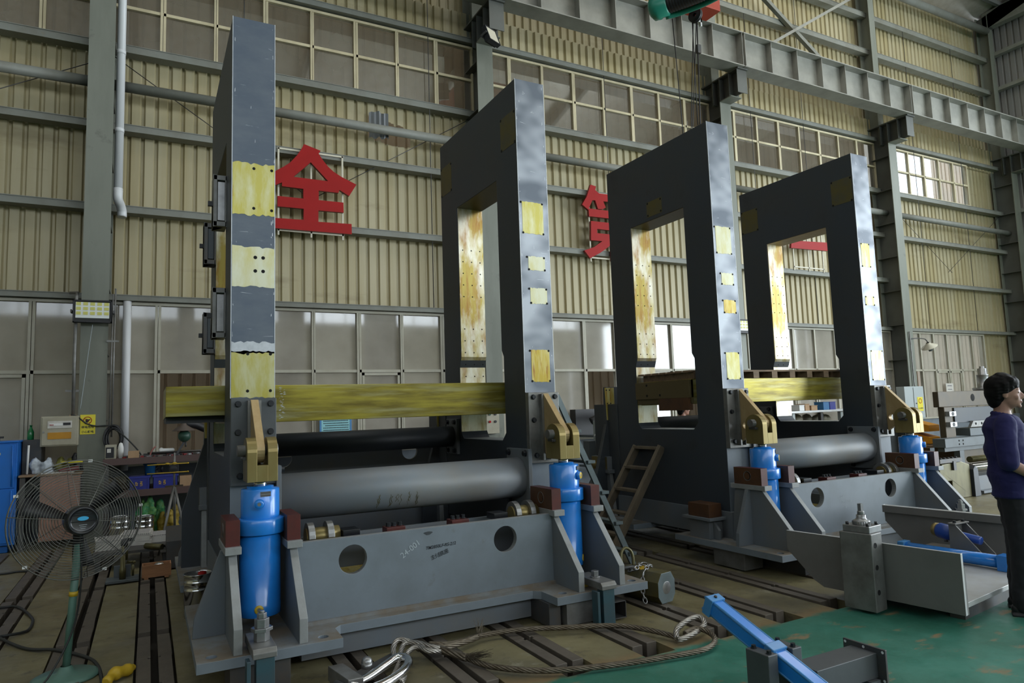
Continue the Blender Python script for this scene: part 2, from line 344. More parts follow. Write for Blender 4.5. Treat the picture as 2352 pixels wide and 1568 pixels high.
    def build(self, name, mats, parent=None, bevel=0, seg=2, merge=1e-5, recalc=True):
        me = bpy.data.meshes.new(name); inv = Matrix.Identity(4)
        if parent is not None: inv = WM[parent.name].inverted()
        bm = bmesh.new(); vs = [bm.verts.new(inv @ p) for p in self.v]
        for f, mi, s in zip(self.f, self.m, self.s):
            try: q = bm.faces.new([vs[i] for i in f]); q.material_index = mi; q.smooth = s
            except ValueError: pass
        if merge: bmesh.ops.remove_doubles(bm, verts=bm.verts, dist=merge)
        if recalc: bmesh.ops.recalc_face_normals(bm, faces=bm.faces)
        bm.to_mesh(me); bm.free()
        for x in (mats if isinstance(mats, (list, tuple)) else [mats]): me.materials.append(MT[x])
        o = bpy.data.objects.new(name, me); COL.objects.link(o)
        if parent is not None: o.parent = parent; WM[o.name] = WM[parent.name]
        else: WM[o.name] = Matrix.Identity(4)
        if bevel:
            b = o.modifiers.new('bevel', 'BEVEL'); b.width = bevel; b.segments = seg; b.limit_method = 'ANGLE'; b.angle_limit = R(40)
        return o
WM = {}
def resample(pts, step, smooth=True):
    pts = [Vector(p) for p in pts]; out = []
    n = len(pts)
    for i in range(n - 1):
        p0 = pts[max(i - 1, 0)]; p1 = pts[i]; p2 = pts[i + 1]; p3 = pts[min(i + 2, n - 1)]
        k = max(2, int((p2 - p1).length / step))
        for j in range(k):
            t = j / k
            out.append(0.5 * ((2 * p1) + (-p0 + p2) * t + (2 * p0 - 5 * p1 + 4 * p2 - p3) * t * t + (-p0 + 3 * p1 - 3 * p2 + p3) * t ** 3) if smooth else p1.lerp(p2, t))
    out.append(pts[-1]); return out
def circ(cx, cy_, r, n=28): return [(cx + r * math.cos(2 * PI * i / n), cy_ + r * math.sin(2 * PI * i / n)) for i in range(n)]
def tag(o, label, cat, group=None, kind=None):
    if label: o['label'] = label
    if cat: o['category'] = cat
    if group: o['group'] = group
    if kind: o['kind'] = kind
    return o
def thing(name, label, cat, loc=(0, 0, 0), rz=0, group=None):
    o = bpy.data.objects.new(name, None); COL.objects.link(o); o.location = loc; o.rotation_euler = (0, 0, rz); o.empty_display_size = .2
    WM[o.name] = Matrix.Translation(Vector(loc)) @ Matrix.Rotation(rz, 4, 'Z')
    return tag(o, label, cat, group)
def struct(mb, name, mats, parent=None, bevel=0):
    o = mb.build(name, mats, parent, bevel)
    if parent is None: o['kind'] = 'structure'
    return o
def solo(mb, name, mats, label, cat, group=None, kind=None, bevel=0):
    """a thing that is one mesh, its origin at its base"""
    xs = [p.x for p in mb.v]; ys = [p.y for p in mb.v]; z = min(p.z for p in mb.v)
    c = Vector(((min(xs) + max(xs)) / 2, (min(ys) + max(ys)) / 2, z)); mb.v = [p - c for p in mb.v]
    o = mb.build(name, mats, None, bevel); o.location = c
    WM[o.name] = Matrix.Translation(c)
    return tag(o, label, cat, group, kind)
def copy_tree(o, parent=None, d=None):
    c = o.copy(); COL.objects.link(c)
    if parent: c.parent = parent
    if d: c.location = o.location + Vector(d)
    for ch in o.children: copy_tree(ch, c)
    return c
def text(s, size, T, mi=0, mb=None, bold=0.0, depth=0.0, shear=0.0):
    """letters as mesh, laid in the local XY plane of T"""
    cu = bpy.data.curves.new('t', 'FONT'); cu.body = s; cu.size = size; cu.align_x = 'CENTER'; cu.align_y = 'CENTER'; cu.offset = bold; cu.extrude = depth; cu.shear = shear; cu.resolution_u = 3
    o = bpy.data.objects.new('t', cu); COL.objects.link(o)
    dg = bpy.context.evaluated_depsgraph_get(); ev = o.evaluated_get(dg); me = ev.to_mesh()
    mb = mb or MB(); mb.add([T @ v.co for v in me.vertices], [list(p.vertices) for p in me.polygons], mi)
    ev.to_mesh_clear(); bpy.data.objects.remove(o); bpy.data.curves.remove(cu)
    return mb
def facing_front(x, y, z, rot=0.0):   # letters standing upright and read from -Y
    return Matrix.Translation((x, y, z)) @ Matrix.Rotation(R(90), 4, 'X') @ Matrix.Rotation(rot, 4, 'Z')
# ------------------------------------------------------------------ floor with its sunken clamping rails
SLOT_X = [-2.2, -1.61, -1.03, -0.455, 0.065, 0.64, 1.20, 1.76, 2.36, 2.95, 3.59, 4.18, 4.79, 5.40, 6.01, 6.62, 7.23, 7.84, 8.45, 9.06, 9.67]
SW = 0.122; S0, S1 = 3.64, 10.7
fl = MB(); xs = [-20.0]
for x in SLOT_X: xs += [x - SW, x + SW]
xs.append(27.0)
fl.box(-20, 27, -14.2, S0, -.2, 0); fl.box(-20, 27, S1, 11.8, -.2, 0)
for a, b in zip(xs[0::2], xs[1::2]): fl.box(a, b, S0, S1, -.2, 0)
struct(fl, 'floor', 'floor')
tr = MB(); tr.box(-20, 27, S0, S1, -.22, -.085)
struct(tr, 'trim_1', 'slot_dark')
tn = 2
for i, x in enumerate(SLOT_X):
    b = MB(); y = S0 + .16
    rr = random.Random(i)
    while y < S1 - .2:
        ln = 2.15 if y < 4 else 1.75
        y2 = min(y + ln, S1)
        for s in (-1, 1):
            a0 = x + s * .0225; a1 = x + s * .105
            yy = y + (.012 if s > 0 else 0); q0, q1 = min(a0, a1), max(a0, a1); yn = yy
            for k in range(1, 4):      # bolt notches along the gap
                c = yy + (y2 - yy) * k / 4; b.box(q0, q1, yn, c - .02, -.085, .014)
                if s > 0: b.box(q0 + .016, q1, c - .02, c + .02, -.085, .014)
                else: b.box(q0, q1 - .016, c - .02, c + .02, -.085, .014)
                yn = c + .02
            b.box(q0, q1, yn, y2, -.085, .014)
        # clamp-bolt pockets along the gap
        y = y2 + .13
    struct(b, 'trim_%d' % tn, 'slot_steel', bevel=.003); tn += 1

# ------------------------------------------------------------------ long wall: corrugated sheet, window bands, girts
def ribs(mb, x0, x1, z0, z1, y, pitch=.187, d=.04, axis='x', sgn=1, hole=None, mi=0):
    """trapezoid-ribbed sheet between x0..x1; hole(u) gives an extra cut-out z range"""
    us = [x0]; k = math.floor(x0 / pitch) - 1; prof = []
    while k * pitch < x1 + pitch:
        for u, h in ((0, 0), (.022, 1), (.052, 1), (.074, 0)): prof.append((k * pitch + u, h))
        prof.append((k * pitch + .13, 0)); k += 1
    pts = []
    for (u0, h0), (u1, h1) in zip(prof, prof[1:]):
        if u1 <= x0 or u0 >= x1: continue
        def H(u): return h0 + (h1 - h0) * (u - u0) / (u1 - u0)
        a = max(u0, x0); b = min(u1, x1); pts.append((a, H(a), b, H(b)))
    for a, ha, b, hb in pts:
        rng = [(z0, z1)]
        if hole:
            q = hole((a + b) / 2)
            if q: rng = [(z0, q[0]), (q[1], z1)]
        for (c, e) in rng:
            if axis == 'x': vs = [(a, y + sgn * d * ha, c), (b, y + sgn * d * hb, c), (b, y + sgn * d * hb, e), (a, y + sgn * d * ha, e)]
            else: vs = [(y + sgn * d * ha, a, c), (y + sgn * d * hb, b, c), (y + sgn * d * hb, b, e), (y + sgn * d * ha, a, e)]
            mb.add(vs, [(0, 1, 2, 3)], mi)
    return mb
COLX = [-6.88, -0.68, 5.52, 11.71, 17.9, 24.1]
def torn(u):
    if 3.46 < u < 4.27:
        t = (u - 3.46) / .81
        return (6.60 - .10 * min(1, t * 2.2) + .012 * math.sin(u * 40) + (.02 if t > .9 else 0), 6.98 - .12 * t + .015 * math.sin(u * 33) - (.16 * max(0, t - .85) / .15))
wl = MB()
ribs(wl, -20.0, -6.9, .95, 3.42, 11.75); ribs(wl, -20.0, -6.9, 7.28, 8.72, 11.75)
ribs(wl, -20.0, 24.4, 3.42, 7.28, 11.75, hole=torn)
ribs(wl, 22.42, 24.4, .95, 3.42, 11.75); ribs(wl, 22.42, 24.4, 7.28, 8.72, 11.75)
ribs(wl, -20.0, 24.4, 8.66, 9.40, 11.66); ribs(wl, -20.0, 24.4, 9.30, 14.2, 11.80)
struct(wl, 'wall_back', 'cladding')
dd = MB(); dd.box(-20, 24.4, 11.64, 11.8, 0, .95); struct(dd, 'baseboard_back', 'dado')
win = 1
def window(x0, x1, z0, z1, zm, step, fm, gl, y=11.62, opens=(), inner=()):
    """one band window: frame (mullions, rails) with its glass; opens = indexes of lower lights slid open"""
    global win
    f = MB(); t = .022
    f.box(x0, x1, y - .04, y + .05, z1 - .045, z1); f.box(x0, x1, y - .04, y + .05, z0, z0 + .04)
    n = round((x1 - x0) / step); st = (x1 - x0) / n
    for i in range(n + 1):
        x = x0 + i * st; ww = .040 if i % 2 else .030
        f.box(x - ww, x - .004, y - .038, y + .045, z0, z1); f.box(x + .004, x + ww, y - .03, y + .045, z0, z1)
    f.box(x0, x1, y - .03, y + .045, zm - .024, zm + .024)
    for i in inner:   # sliding sashes with a frame of their own
        a = x0 + i * st + .05; b = x0 + (i + 1) * st - .05
        for q in ((a, a + .04, z0 + .04, zm - .03), (b - .04, b, z0 + .04, zm - .03), (a, b, zm - .075, zm - .03)): f.box(q[0], q[1], y - .025, y + .03, q[2], q[3])
    o = struct(f, 'window_%d' % win, fm); g = MB(); win += 1
    for i in range(n):
        a = x0 + i * st; b = a + st
        for (c, e, low) in ((z0, zm, 1), (zm, z1, 0)):
            if low and i in opens: continue
            k = .0025 * math.sin(i * 7.3 + low * 3)
            g.add([(a, y + .01 + k, c), (b, y + .01 - k, c), (b, y + .012 - k, e), (a, y + .012 + k, e)], [(0, 1, 2, 3)])
    gl_o = g.build('glass_panes', gl, o, merge=0, recalc=False); return o
for b in range(5):
    x0, x1 = COLX[b], COLX[b + 1]
    if b < 4:
        window(x0 + .02, x1 - .02, 7.33, 8.68, 8.0, .775, 'window_frame', 'glass_high')
        window(x0 + .02, x1 - .02, .95, 3.38, 2.335, .775, 'window_frame_low', 'glass_low', opens={1: (1,), 2: (3, 6)}.get(b, ()), inner={0: (6,), 1: (5,), 2: (4, 5), 3: (2, 3)}.get(b, ()))
    else:
        window(x0 + .02, 22.4, 7.36, 8.68, 8.02, .75, 'window_frame', 'glass_clear')
        window(x0 + .02, 22.4, .95, 3.38, 2.30, .6, 'window_frame_low', 'glass_low', opens=(1,), inner=(3, 4))
# girts, one run per level
for z, h in ((3.43, .085), (4.77, .11), (6.03, .11), (7.28, .12), (8.76, .10), (10.25, .12), (11.32, .14), (12.42, .14)):
    g = MB(); g.box(-7, 24.2, 11.50, 11.70, z - h / 2, z + h / 2 - .012); g.box(-7, 24.2, 11.49, 11.70, z + h / 2 - .012, z + h / 2)
    struct(g, 'trim_%d' % tn, 'girt_paint'); tn += 1
# round struts between the columns
for i in range(5):
    g = MB(); g.cyl((COLX[i] + .03, 11.40, 6.62), (COLX[i + 1] - .03, 11.40, 6.62), .078, n=20)
    struct(g, 'trim_%d' % tn, 'girt_paint'); tn += 1
g = MB(); g.cyl((-7, 11.4, 13.35), (24, 11.4, 13.35), .11, n=18); struct(g, 'trim_%d' % tn, 'girt_paint'); tn += 1
# thin sag rods and wall bracing rods
g = MB()
for x in (1.3, 4.55, 8.6, 13.0, 14.9, 19.6, 22.0): g.cyl((x, 11.52, 3.45), (x, 11.52, 12.4), .008, n=6)
for x0 in (-.6, 18.0): g.cyl((x0, 11.6, 7.2), (x0 + 3.1, 11.6, 5.2), .007, n=6); g.cyl((x0 + 6, 11.6, 7.2), (x0 + 2.9, 11.6, 5.2), .007, n=6)
g.cyl((-.85, 11.6, 7.0), (-4, 11.6, 5.2), .007, n=6)
struct(g, 'trim_%d' % tn, 'steel_dark'); tn += 1
g = MB(); g.bar((13.2, 11.42, 12.05), (16.6, 11.42, 10.0), .10, .10)
struct(g, 'trim_%d' % tn, 'girt_paint'); tn += 1
g = MB(); g.bar((13.1, 11.30, 10.15), (17.5, 11.30, 12.9), .05, .07)
struct(g, 'trim_%d' % tn, 'beam_paint'); tn += 1

# ------------------------------------------------------------------ crane columns with corbels
def column(x, k):
    c = MB()
    c.box(x - .165, x + .165, 11.085, 11.105, 0, 8.50)              # front flange
    c.box(x - .165, x + .165, 11.665, 11.685, 0, 13.9)
    c.box(x - .165, x + .165, 10.74, 11.105, 8.485, 8.505)          # bent lip under the corbel
    w_ = MB(); w_.box(x - .01, x + .01, 11.105, 11.665, 0, 8.62)
    z = .7
    while z < 8.4:
        w_.box(x - .16, x - .01, 11.105, 11.665, z, z + .012); w_.box(x + .01, x + .16, 11.105, 11.665, z, z + .012); z += .93
    root = struct(c, 'column', 'column_paint'); root.name = 'column'
    root['kind'] = 'structure'
    w_.build('web', 'column_web', root)
    cb = MB(); cb.box(x - .012, x + .012, 10.55, 11.68, 8.505, 9.04)
    cb.box(x - .16, x + .16, 10.50, 11.68, 9.04, 9.07); cb.box(x - .15, x + .15, 10.545, 10.56, 8.505, 9.04)
    for y in (10.8, 11.09, 11.3): cb.box(x - .15, x + .15, y, y + .014, 8.505, 9.04)
    cb.build('corbel', 'column_web', root)
    up = MB(); up.box(x - .12, x + .12, 11.345, 11.36, 8.5, 13.9); up.box(x - .01, x + .01, 11.36, 11.67, 8.6, 13.9)
    up.build('upper_shaft', 'column_paint', root)
for k, x in enumerate(COLX[1:]): column(x, k)

# ------------------------------------------------------------------ crane runway beams on the corbels
BL = ['grey crane runway beam over the left column', 'grey crane runway beam above the red hoist motor',
      'grey crane runway beam over the third and fourth housings', 'bright grey crane runway beam end section at the far wall']
for i in range(4):
    x0 = COLX[i + 1] + .012; x1 = COLX[i + 2] - .012
    t = thing('crane_runway_beam', BL[i], 'beam', (x0, 10.62, 9.075), group='crane runway beams along the long wall')
    b = MB(); b.box(x0, x1, 10.43, 10.81, 9.075, 9.097); b.box(x0, x1, 10.42, 10.82, 9.86, 9.885); b.box(x0, x1, 10.613, 10.627, 9.097, 9.86)
    b.build('beam_section', 'beam_paint', t)
    rb = MB(); rb.box(x0, x1, 10.59, 10.65, 9.885, 9.96); rb.build('crane_rail', 'steel_dark', t)
    n = 7
    for k in range(n + 1):
        xx = x0 + .03 + (x1 - x0 - .06) * k / n; wd = .16 if 0 < k < n else .185
        s = MB(); s.box(xx - .006, xx + .006, 10.613 - wd, 10.613, 9.097, 9.86); s.build('stiffener', 'beam_paint', t)

# ------------------------------------------------------------------ far end wall with its doorway, opposite wall, roof
ew = MB()
ribs(ew, 8.6, 11.76, 0, 14.2, 24.5, axis='y'); ribs(ew, 3.7, 8.6, 0, 7.3, 24.5, axis='y'); ribs(ew, 3.7, 8.6, 10.7, 15, 24.5, axis='y'); ribs(ew, -6.6, 3.7, 10.7, 17.2, 24.5, axis='y'); ribs(ew, -6.6, 3.7, 6.6, 7.3, 24.5, axis='y'); ribs(ew, -14, -6.6, 6.6, 16.0, 24.5, axis='y'); ribs(ew, -14, -10.9, 0, 6.6, 24.5, axis='y')
struct(ew, 'wall_right', 'cladding_gray')
for z in (3.4, 4.7, 6.0, 7.3, 8.7, 10.2, 11.42, 12.6):
    g = MB(); g.box(24.22, 24.42, 8.6 if 7 < z < 10.7 else 3.7, 11.5, z - .06, z + .06); struct(g, 'trim_%d' % tn, 'girt_paint'); tn += 1
g = MB(); g.box(24.0, 24.25, -14, 11.5, 13.45, 14.0); struct(g, 'trim_%d' % tn, 'girt_paint'); tn += 1
g = MB(); g.box(24.0, 24.3, 8.0, 8.3, 0, 13.6); g.box(24.0, 24.3, 3.5, 3.8, 0, 13.6); struct(g, 'trim_%d' % tn, 'column_paint'); tn += 1
ow = MB(); ow.box(-20, 24.4, -14.2, -14, 0, 6.65); ow.box(-20, 24.4, -14.2, -14, 10.8, 14)
struct(ow, 'wall_front', 'cladding')
wn = MB()
for k in range(37): x = -20 + k * 1.24; wn.box(x - .03, x + .03, -13.88, -13.84, 6.65, 10.8)
wn.box(-20, 24.4, -13.88, -13.84, 8.9, 9.0); struct(wn, 'window_%d' % win, 'window_frame'); win += 1
lw = MB(); lw.box(-20.2, -20, -14, 11.76, 0, 15); struct(lw, 'wall_left', 'cladding')
rf = MB()
for (ya, za, yb, zb) in ((11.9, 13.9, 8.7, 14.7), (7.4, 15.0, 3.8, 15.95), (2.2, 16.3, -1.2, 17.2), (-1.2, 17.2, -14.2, 13.9)):
    rf.add([(-20.2, ya, za), (24.6, ya, za), (24.6, yb, zb), (-20.2, yb, zb)], [(0, 1, 2, 3)])
    rf.add([(-20.2, ya, za + .08), (24.6, ya, za + .08), (24.6, yb, zb + .08), (-20.2, yb, zb + .08)], [(3, 2, 1, 0)])
for (ya, za, yb, zb) in ((8.7, 14.7, 7.4, 15.0), (3.8, 15.95, 2.2, 16.3)):
    for k in range(6):
        a = -20.2 + k * 7.5; rf.add([(a, ya, za), (a + 1.2, ya, za), (a + 1.2, yb, zb), (a, yb, zb)], [(0, 1, 2, 3)])
struct(rf, 'ceiling', 'foil')
g = MB()
for x in COLX: g.bar((x, 11.6, 13.6), (x, -1.2, 16.9), .2, .45); g.bar((x, -1.2, 16.9), (x, -14, 13.6), .2, .45)
struct(g, 'trim_%d' % tn, 'column_web'); tn += 1
g = MB()
for k in range(9): y = 11 - k * 1.4; z = 13.95 + (11.9 - y) * .252; g.box(-20, 24.4, y - .05, y + .05, z - .16, z)
struct(g, 'trim_%d' % tn, 'purlin'); tn += 1
# the lane behind the wall with the neighbouring hall's sheet wall
al = MB(); ribs(al, -9, 21.5, 0, 11.5, 14.3, pitch=.24, d=.03); ribs(al, 21.5, 25.3, 0, 8.5, 14.3, pitch=.24, d=.03); ribs(al, 25.3, 31, 0, 11.5, 14.3, pitch=.24, d=.03); struct(al, 'wall_neighbour', 'alley')
al = MB(); al.box(-20, 27, 11.8, 14.5, -.2, 0); struct(al, 'floor_lane', 'concrete_bed')

# ------------------------------------------------------------------ torn flap at the hole in the sheet
tf = MB()
prev = None
for k in range(9):
    u = k / 8; x = 3.44 + u * .30; y = 11.68 - .20 * math.sin(u * 1.4) + (.025 if k % 2 else 0); zb = 6.55 - .05 * u + .03 * math.sin(k * 2); zt = 7.06 - .10 * u + .02 * math.cos(k * 1.7)
    if k in (0,): zt -= .06
    cur = [(x, y, zb), (x, y, zt), (x + .004, y - .004, zt), (x + .004, y - .004, zb)]
    if prev: tf.add([prev[0], cur[0], cur[1], prev[1]], [(0, 1, 2, 3)])
    prev = cur
struct(tf, 'trim_%d' % tn, 'torn_sheet'); tn += 1
# ------------------------------------------------------------------ white downpipe beside the left column
t = thing('downpipe', 'white plastic downpipe running down beside the left column', 'pipe', (-.44, 11.2, 4.65))
p = MB(); p.cyl((-.44, 11.2, 4.95), (-.44, 11.2, 13.6), .057, n=20); p.build('pipe', 'white_pipe', t)
p = MB(); p.tube(resample([(-.44, 11.2, 4.95), (-.44, 11.2, 4.83), (-.41, 11.3, 4.76), (-.39, 11.36, 4.68), (-.39, 11.36, 4.6)], .03), .063, n=16); p.build('elbow', 'white_pipe', t)
for z in (4.95, 5.85, 7.05):
    p = MB(); p.cyl((-.44, 11.2, z - .03), (-.44, 11.2, z + .03), .062, n=20); p.build('coupling', 'white_pipe', t)
t = thing('downpipe', 'white pipe standing in front of the low windows beside the left column', 'pipe', (-.30, 11.55, .9))
p = MB(); p.cyl((-.30, 11.55, .9), (-.30, 11.55, 3.38), .055, n=18); p.build('pipe', 'white_pipe', t)

# ------------------------------------------------------------------ red characters of the safety slogan
QUAN = [(2.241, 6.146), (2.517, 6.07), (2.48, 6.019), (2.55, 5.914), (2.634, 5.815), (2.724, 5.739), (2.86, 5.663), (3.125, 5.557), (2.995, 5.337), (2.829, 5.426), (2.812, 5.372), (2.48, 5.371), (2.479, 5.207), (2.896, 5.212), (2.898, 5.036), (2.473, 5.027), (2.472, 4.832), (3.033, 4.85), (3.035, 4.671), (1.681, 4.658), (1.681, 4.825), (2.229, 4.842), (2.232, 5.03), (1.814, 5.026), (1.814, 5.201), (2.227, 5.204), (2.227, 5.37), (1.884, 5.373), (1.884, 5.437), (1.769, 5.372), (1.691, 5.323), (1.56, 5.52), (1.769, 5.609), (1.911, 5.708), (2.018, 5.797), (2.126, 5.934), (2.202, 6.061)]
QH = [(2.35, 5.845), (2.066, 5.556), (2.638, 5.555)]
BAM = [(8.043, 6.183), (8.182, 6.163), (8.156, 6.082), (8.251, 6.022), (8.472, 6.024), (8.463, 5.867), (8.348, 5.86), (8.405, 5.735), (8.318, 5.689), (8.205, 5.683), (8.144, 5.86), (8.074, 5.852), (7.959, 5.638), (7.813, 5.734), (7.939, 5.919)]
EE = [(8.016, 5.409), (9.22, 5.419), (9.22, 5.17), (9.30, 4.72), (9.15, 4.63), (8.98, 4.70), (9.0, 4.80), (9.10, 4.80), (9.06, 5.0), (8.76, 5.0), (8.476, 4.932), (8.384, 4.865), (8.209, 4.751), (7.953, 4.621), (7.817, 4.773), (8.062, 4.862), (8.279, 5.004), (7.994, 5.002)]
EH = [(8.16, 5.252), (8.155, 5.164), (9.06, 5.175), (9.06, 5.258)]
def character(label, parts, x0, x1, zb=4.62, zt=6.03):
    t = thing('sign_character', label, 'sign', ((x0 + x1) / 2, 11.45, zb), group='red slogan characters on the wall girts')
    m = MB()
    for p in parts: m.prism(p, 1, 11.41, 11.47, 0, 1)
    m.build('character', ['sign_red', 'sign_red_edge'], t)
    f = MB()
    for x in (x0 + .12, (x0 + x1) / 2, x1 - .12): f.box(x - .014, x + .014, 11.475, 11.50, zb - .05, zt + .02)
    f.box(x0 + .1, x1 - .1, 11.475, 11.50, zt - .005, zt + .025); f.box(x0 + .1, x1 - .1, 11.475, 11.50, zb + .02, zb + .05)
    f.build('support_frame', 'cream_tube', t)
character('big red character quan between the first and second housings', [[QUAN, QH]], 1.72, 3.02)
character('big red character di half hidden behind the third housing', [[BAM], [[(x + .70, z) for x, z in BAM]], [[(7.967, 5.669), (9.25, 5.676), (9.24, 5.514), (7.972, 5.504)]], [EE, EH], [[(8.5, 5.6), (8.66, 5.6), (8.66, 4.55), (8.5, 4.6)]]], 7.9, 9.3)
character('red stroke character yi seen through the fourth housing window', [[[(14.0, 5.52), (15.34, 5.58), (15.33, 5.36), (13.97, 5.33)]]], 14.0, 15.33, 4.85, 5.95)

# ------------------------------------------------------------------ lamps on the columns
def floodlight(label, c, yaw, pitch, wd, hd, led=False):
    t = thing('floodlight', label, 'lamp', c)
    T = Matrix.Translation(c) @ Matrix.Rotation(yaw, 4, 'Z') @ Matrix.Rotation(pitch, 4, 'X')
    m = MB(); m.box(-wd / 2, wd / 2, 0, .07, -hd / 2, hd / 2, 0, T)
    for q in ((-wd / 2, -wd / 2 + .02, -hd / 2, hd / 2), (wd / 2 - .02, wd / 2, -hd / 2, hd / 2), (-wd / 2, wd / 2, -hd / 2, -hd / 2 + .02), (-wd / 2, wd / 2, hd / 2 - .02, hd / 2)):
        m.box(q[0], q[1], -.02, 0, q[2], q[3], 0, T)
    for k in range(9): x = -wd * .42 + k * wd * .105; m.box(x - .006, x + .006, .07, .11, -hd * .4, hd * .4, 0, T)
    m.build('housing', 'black' if led else 'bolt_black', t, bevel=.004)
    if led:
        m = MB(); m.box(-wd / 2 + .03, wd / 2 - .03, -.012, -.004, -hd * .30, hd / 2 - .03, 0, T); m.build('reflector', 'led_glass', t)
        for r_ in range(3):
            for k in range(5):
                x = -wd * .36 + k * wd * .18; z = hd * .33 - r_ * hd * .21
                m = MB(); m.box(x - wd * .06, x + wd * .06, -.016, -.0125, z - hd * .07, z + hd * .07, 0, T); m.build('led_chip', 'led_yellow', t)
    else:
        m = MB(); m.box(-wd / 2 + .02, wd / 2 - .02, -.012, -.004, -hd / 2 + .02, hd / 2 - .02, 0, T); m.build('lens', 'lamp_glass', t)
    m = MB(); m.box(-wd / 2 - .03, -wd / 2 - .012, -.01, .12, -.02, .02, 0, T); m.box(wd / 2 + .012, wd / 2 + .03, -.01, .12, -.02, .02, 0, T); m.box(-wd / 2 - .03, wd / 2 + .03, .11, .13, -.02, .02, 0, T)
    m.build('bracket', 'steel_dark', t)
    return t
floodlight('square floodlight under the corbel of the second column', (5.36, 10.44, 8.30), R(24), R(-20), .30, .33)
floodlight('wide LED floodlight clamped on the left column', (-.70, 10.96, 3.13), 0, 0, .46, .31, True)
floodlight('wide LED floodlight on the column behind the third housing', (11.78, 10.96, 3.26), 0, 0, .46, .31, True)
# tin-shaded lamp on an arm, fourth column
t = thing('wall_lamp', 'tin shaded lamp on a bent arm at the fourth column', 'lamp', (18.0, 11.06, 3.05))
m = MB(); m.tube(resample([(17.86, 11.06, 3.1), (18.1, 11.0, 3.12), (18.45, 11.0, 3.1), (18.56, 11.0, 3.0)], .05), .014, n=8); m.build('arm', 'steel_dark', t)
T = Matrix.Translation((18.6, 11.0, 2.9)) @ Matrix.Rotation(R(-28), 4, 'Y')
m = MB(); m.lathe([(.045, .12), (.07, .08), (.20, .0), (.205, -.01), (.19, -.005), (.06, .07)], T.translation, T.to_3x3() @ Vector((0, 0, 1)), n=28); m.build('lamp_shade', 'lamp_glass', t)
m = MB(); m.lathe([(.0, -.13), (.05, -.12), (.055, -.02), (.05, .08), (.0, .1)], T.translation, T.to_3x3() @ Vector((0, 0, 1)), n=18); m.build('bulb_cage', 'machine_gray', t)
# grey control cabinet on the fourth column with its yellow warning sign and conduit
t = thing('control_cabinet', 'grey electrical cabinet on the fourth column', 'cabinet', (17.52, 10.98, 1.0))
m = MB(); m.box(17.12, 17.92, 10.86, 11.08, 1.0, 1.84); m.build('body', 'panel_gray', t, bevel=.006)
m = MB(); m.box(17.48, 17.90, 10.845, 10.86, 1.03, 1.81); m.build('door', 'panel_gray', t, bevel=.004)
m = MB(); m.cyl((17.55, 10.845, 1.4), (17.55, 10.83, 1.4), .015, n=10); m.build('lock', 'black', t)
t = thing('warning_sign', 'yellow warning sign on the grey electrical cabinet', 'sign', (17.72, 10.84, 1.2), group='yellow electric shock signs')
m = MB(); m.box(17.60, 17.83, 10.840, 10.844, 1.20, 1.56); m.build('plate', 'warn_yellow', t)
m = MB(); m.prism([circ(17.715, 1.46, .065), circ(17.715, 1.46, .05)], 1, 10.837, 10.8395); m.build('prohibition_ring', 'sign_red', t)
m = text('小心触电', .05, facing_front(17.715, 10.838, 1.27)); m.build('lettering', 'ink', t)
m = MB(); m.tube(resample([(17.86, 11.05, 3.3), (17.86, 11.04, 1.9), (17.84, 11.0, 1.84)], .2), .018, n=8)
solo(m, 'conduit', 'steel_worn', 'thin conduit running down to the grey electrical cabinet', 'pipe')

# ------------------------------------------------------------------ hoist over the third housing
t = thing('crane_hoist', 'green wire rope hoist under the red crane girder', 'hoist', (7.6, 8.2, 8.1))
c0 = Vector((7.18, 8.2, 8.02)); ax = Vector((.50, -.86, .03)).normalized(); pv = Vector((.86, .50, 0))
def HX(d, o=0, z=0): return c0 + ax * d + pv * o + Vector((0, 0, z))
m = MB(); m.lathe([(0, -.06), (.12, -.05), (.19, .0), (.20, .10), (.185, .12), (.185, .24), (.15, .26)], c0, ax, n=24); m.build('gear_end', 'hoist_green', t)
m = MB(); m.cyl(HX(.24), HX(1.2), .155, n=24)
for k in range(20): m.lathe([(.155, 0), (.163, .02), (.155, .04)], HX(.26 + k * .044), ax, n=24)
m.build('rope_drum', 'black', t)
m = MB(); m.tube(resample([HX(.17, .10, -.15), HX(.4, .17, -.13), HX(.8, .18, -.12), HX(1.2, .12, -.1)], .08), .045, n=12); m.build('tie_bar', 'hoist_green', t)
m = MB(); m.lathe([(0, 0), (.14, .0), (.16, .03), (.16, .40), (.12, .44)], HX(1.2), ax, n=20); m.build('motor', 'hoist_green', t)
m = MB(); m.lathe([(.03, -.03), (.12, -.03), (.12, -.015), (.10, 0), (.12, .015), (.12, .03), (.03, .03)], (8.02, 8.12, 8.08), (1, .25, 0), n=22); m.build('sheave', 'black', t)
tr_ = thing('crane_trolley', 'red crane trolley frame above the green hoist', 'trolley', (7.6, 8.2, 8.22))
m = MB(); m.box(6.75, 8.3, 8.30, 8.36, 8.27, 8.55); m.box(6.75, 8.5, 8.02, 8.08, 8.27, 8.55); m.box(7.9, 8.5, 8.02, 8.36, 8.22, 8.28); m.build('trolley_frame', 'hoist_red', tr_, bevel=.004)
m = MB(); m.box(6.7, 8.5, 3.0, 8.7, 9.15, 9.75); m.build('bridge_girder', 'hoist_red', tr_)
m = MB()
for a, b in (((7.58, 8.2, 7.95), (7.70, 8.2, 5.25)), ((8.03, 8.12, 7.95), (7.78, 8.2, 5.25)), ((8.02, 8.2, 8.1), (8.0, 8.2, 6.2)), ((8.05, 8.2, 8.1), (7.80, 8.24, 5.25))): m.cyl(a, b, .0085, n=6)
m.build('hoist_rope', 'black', t)
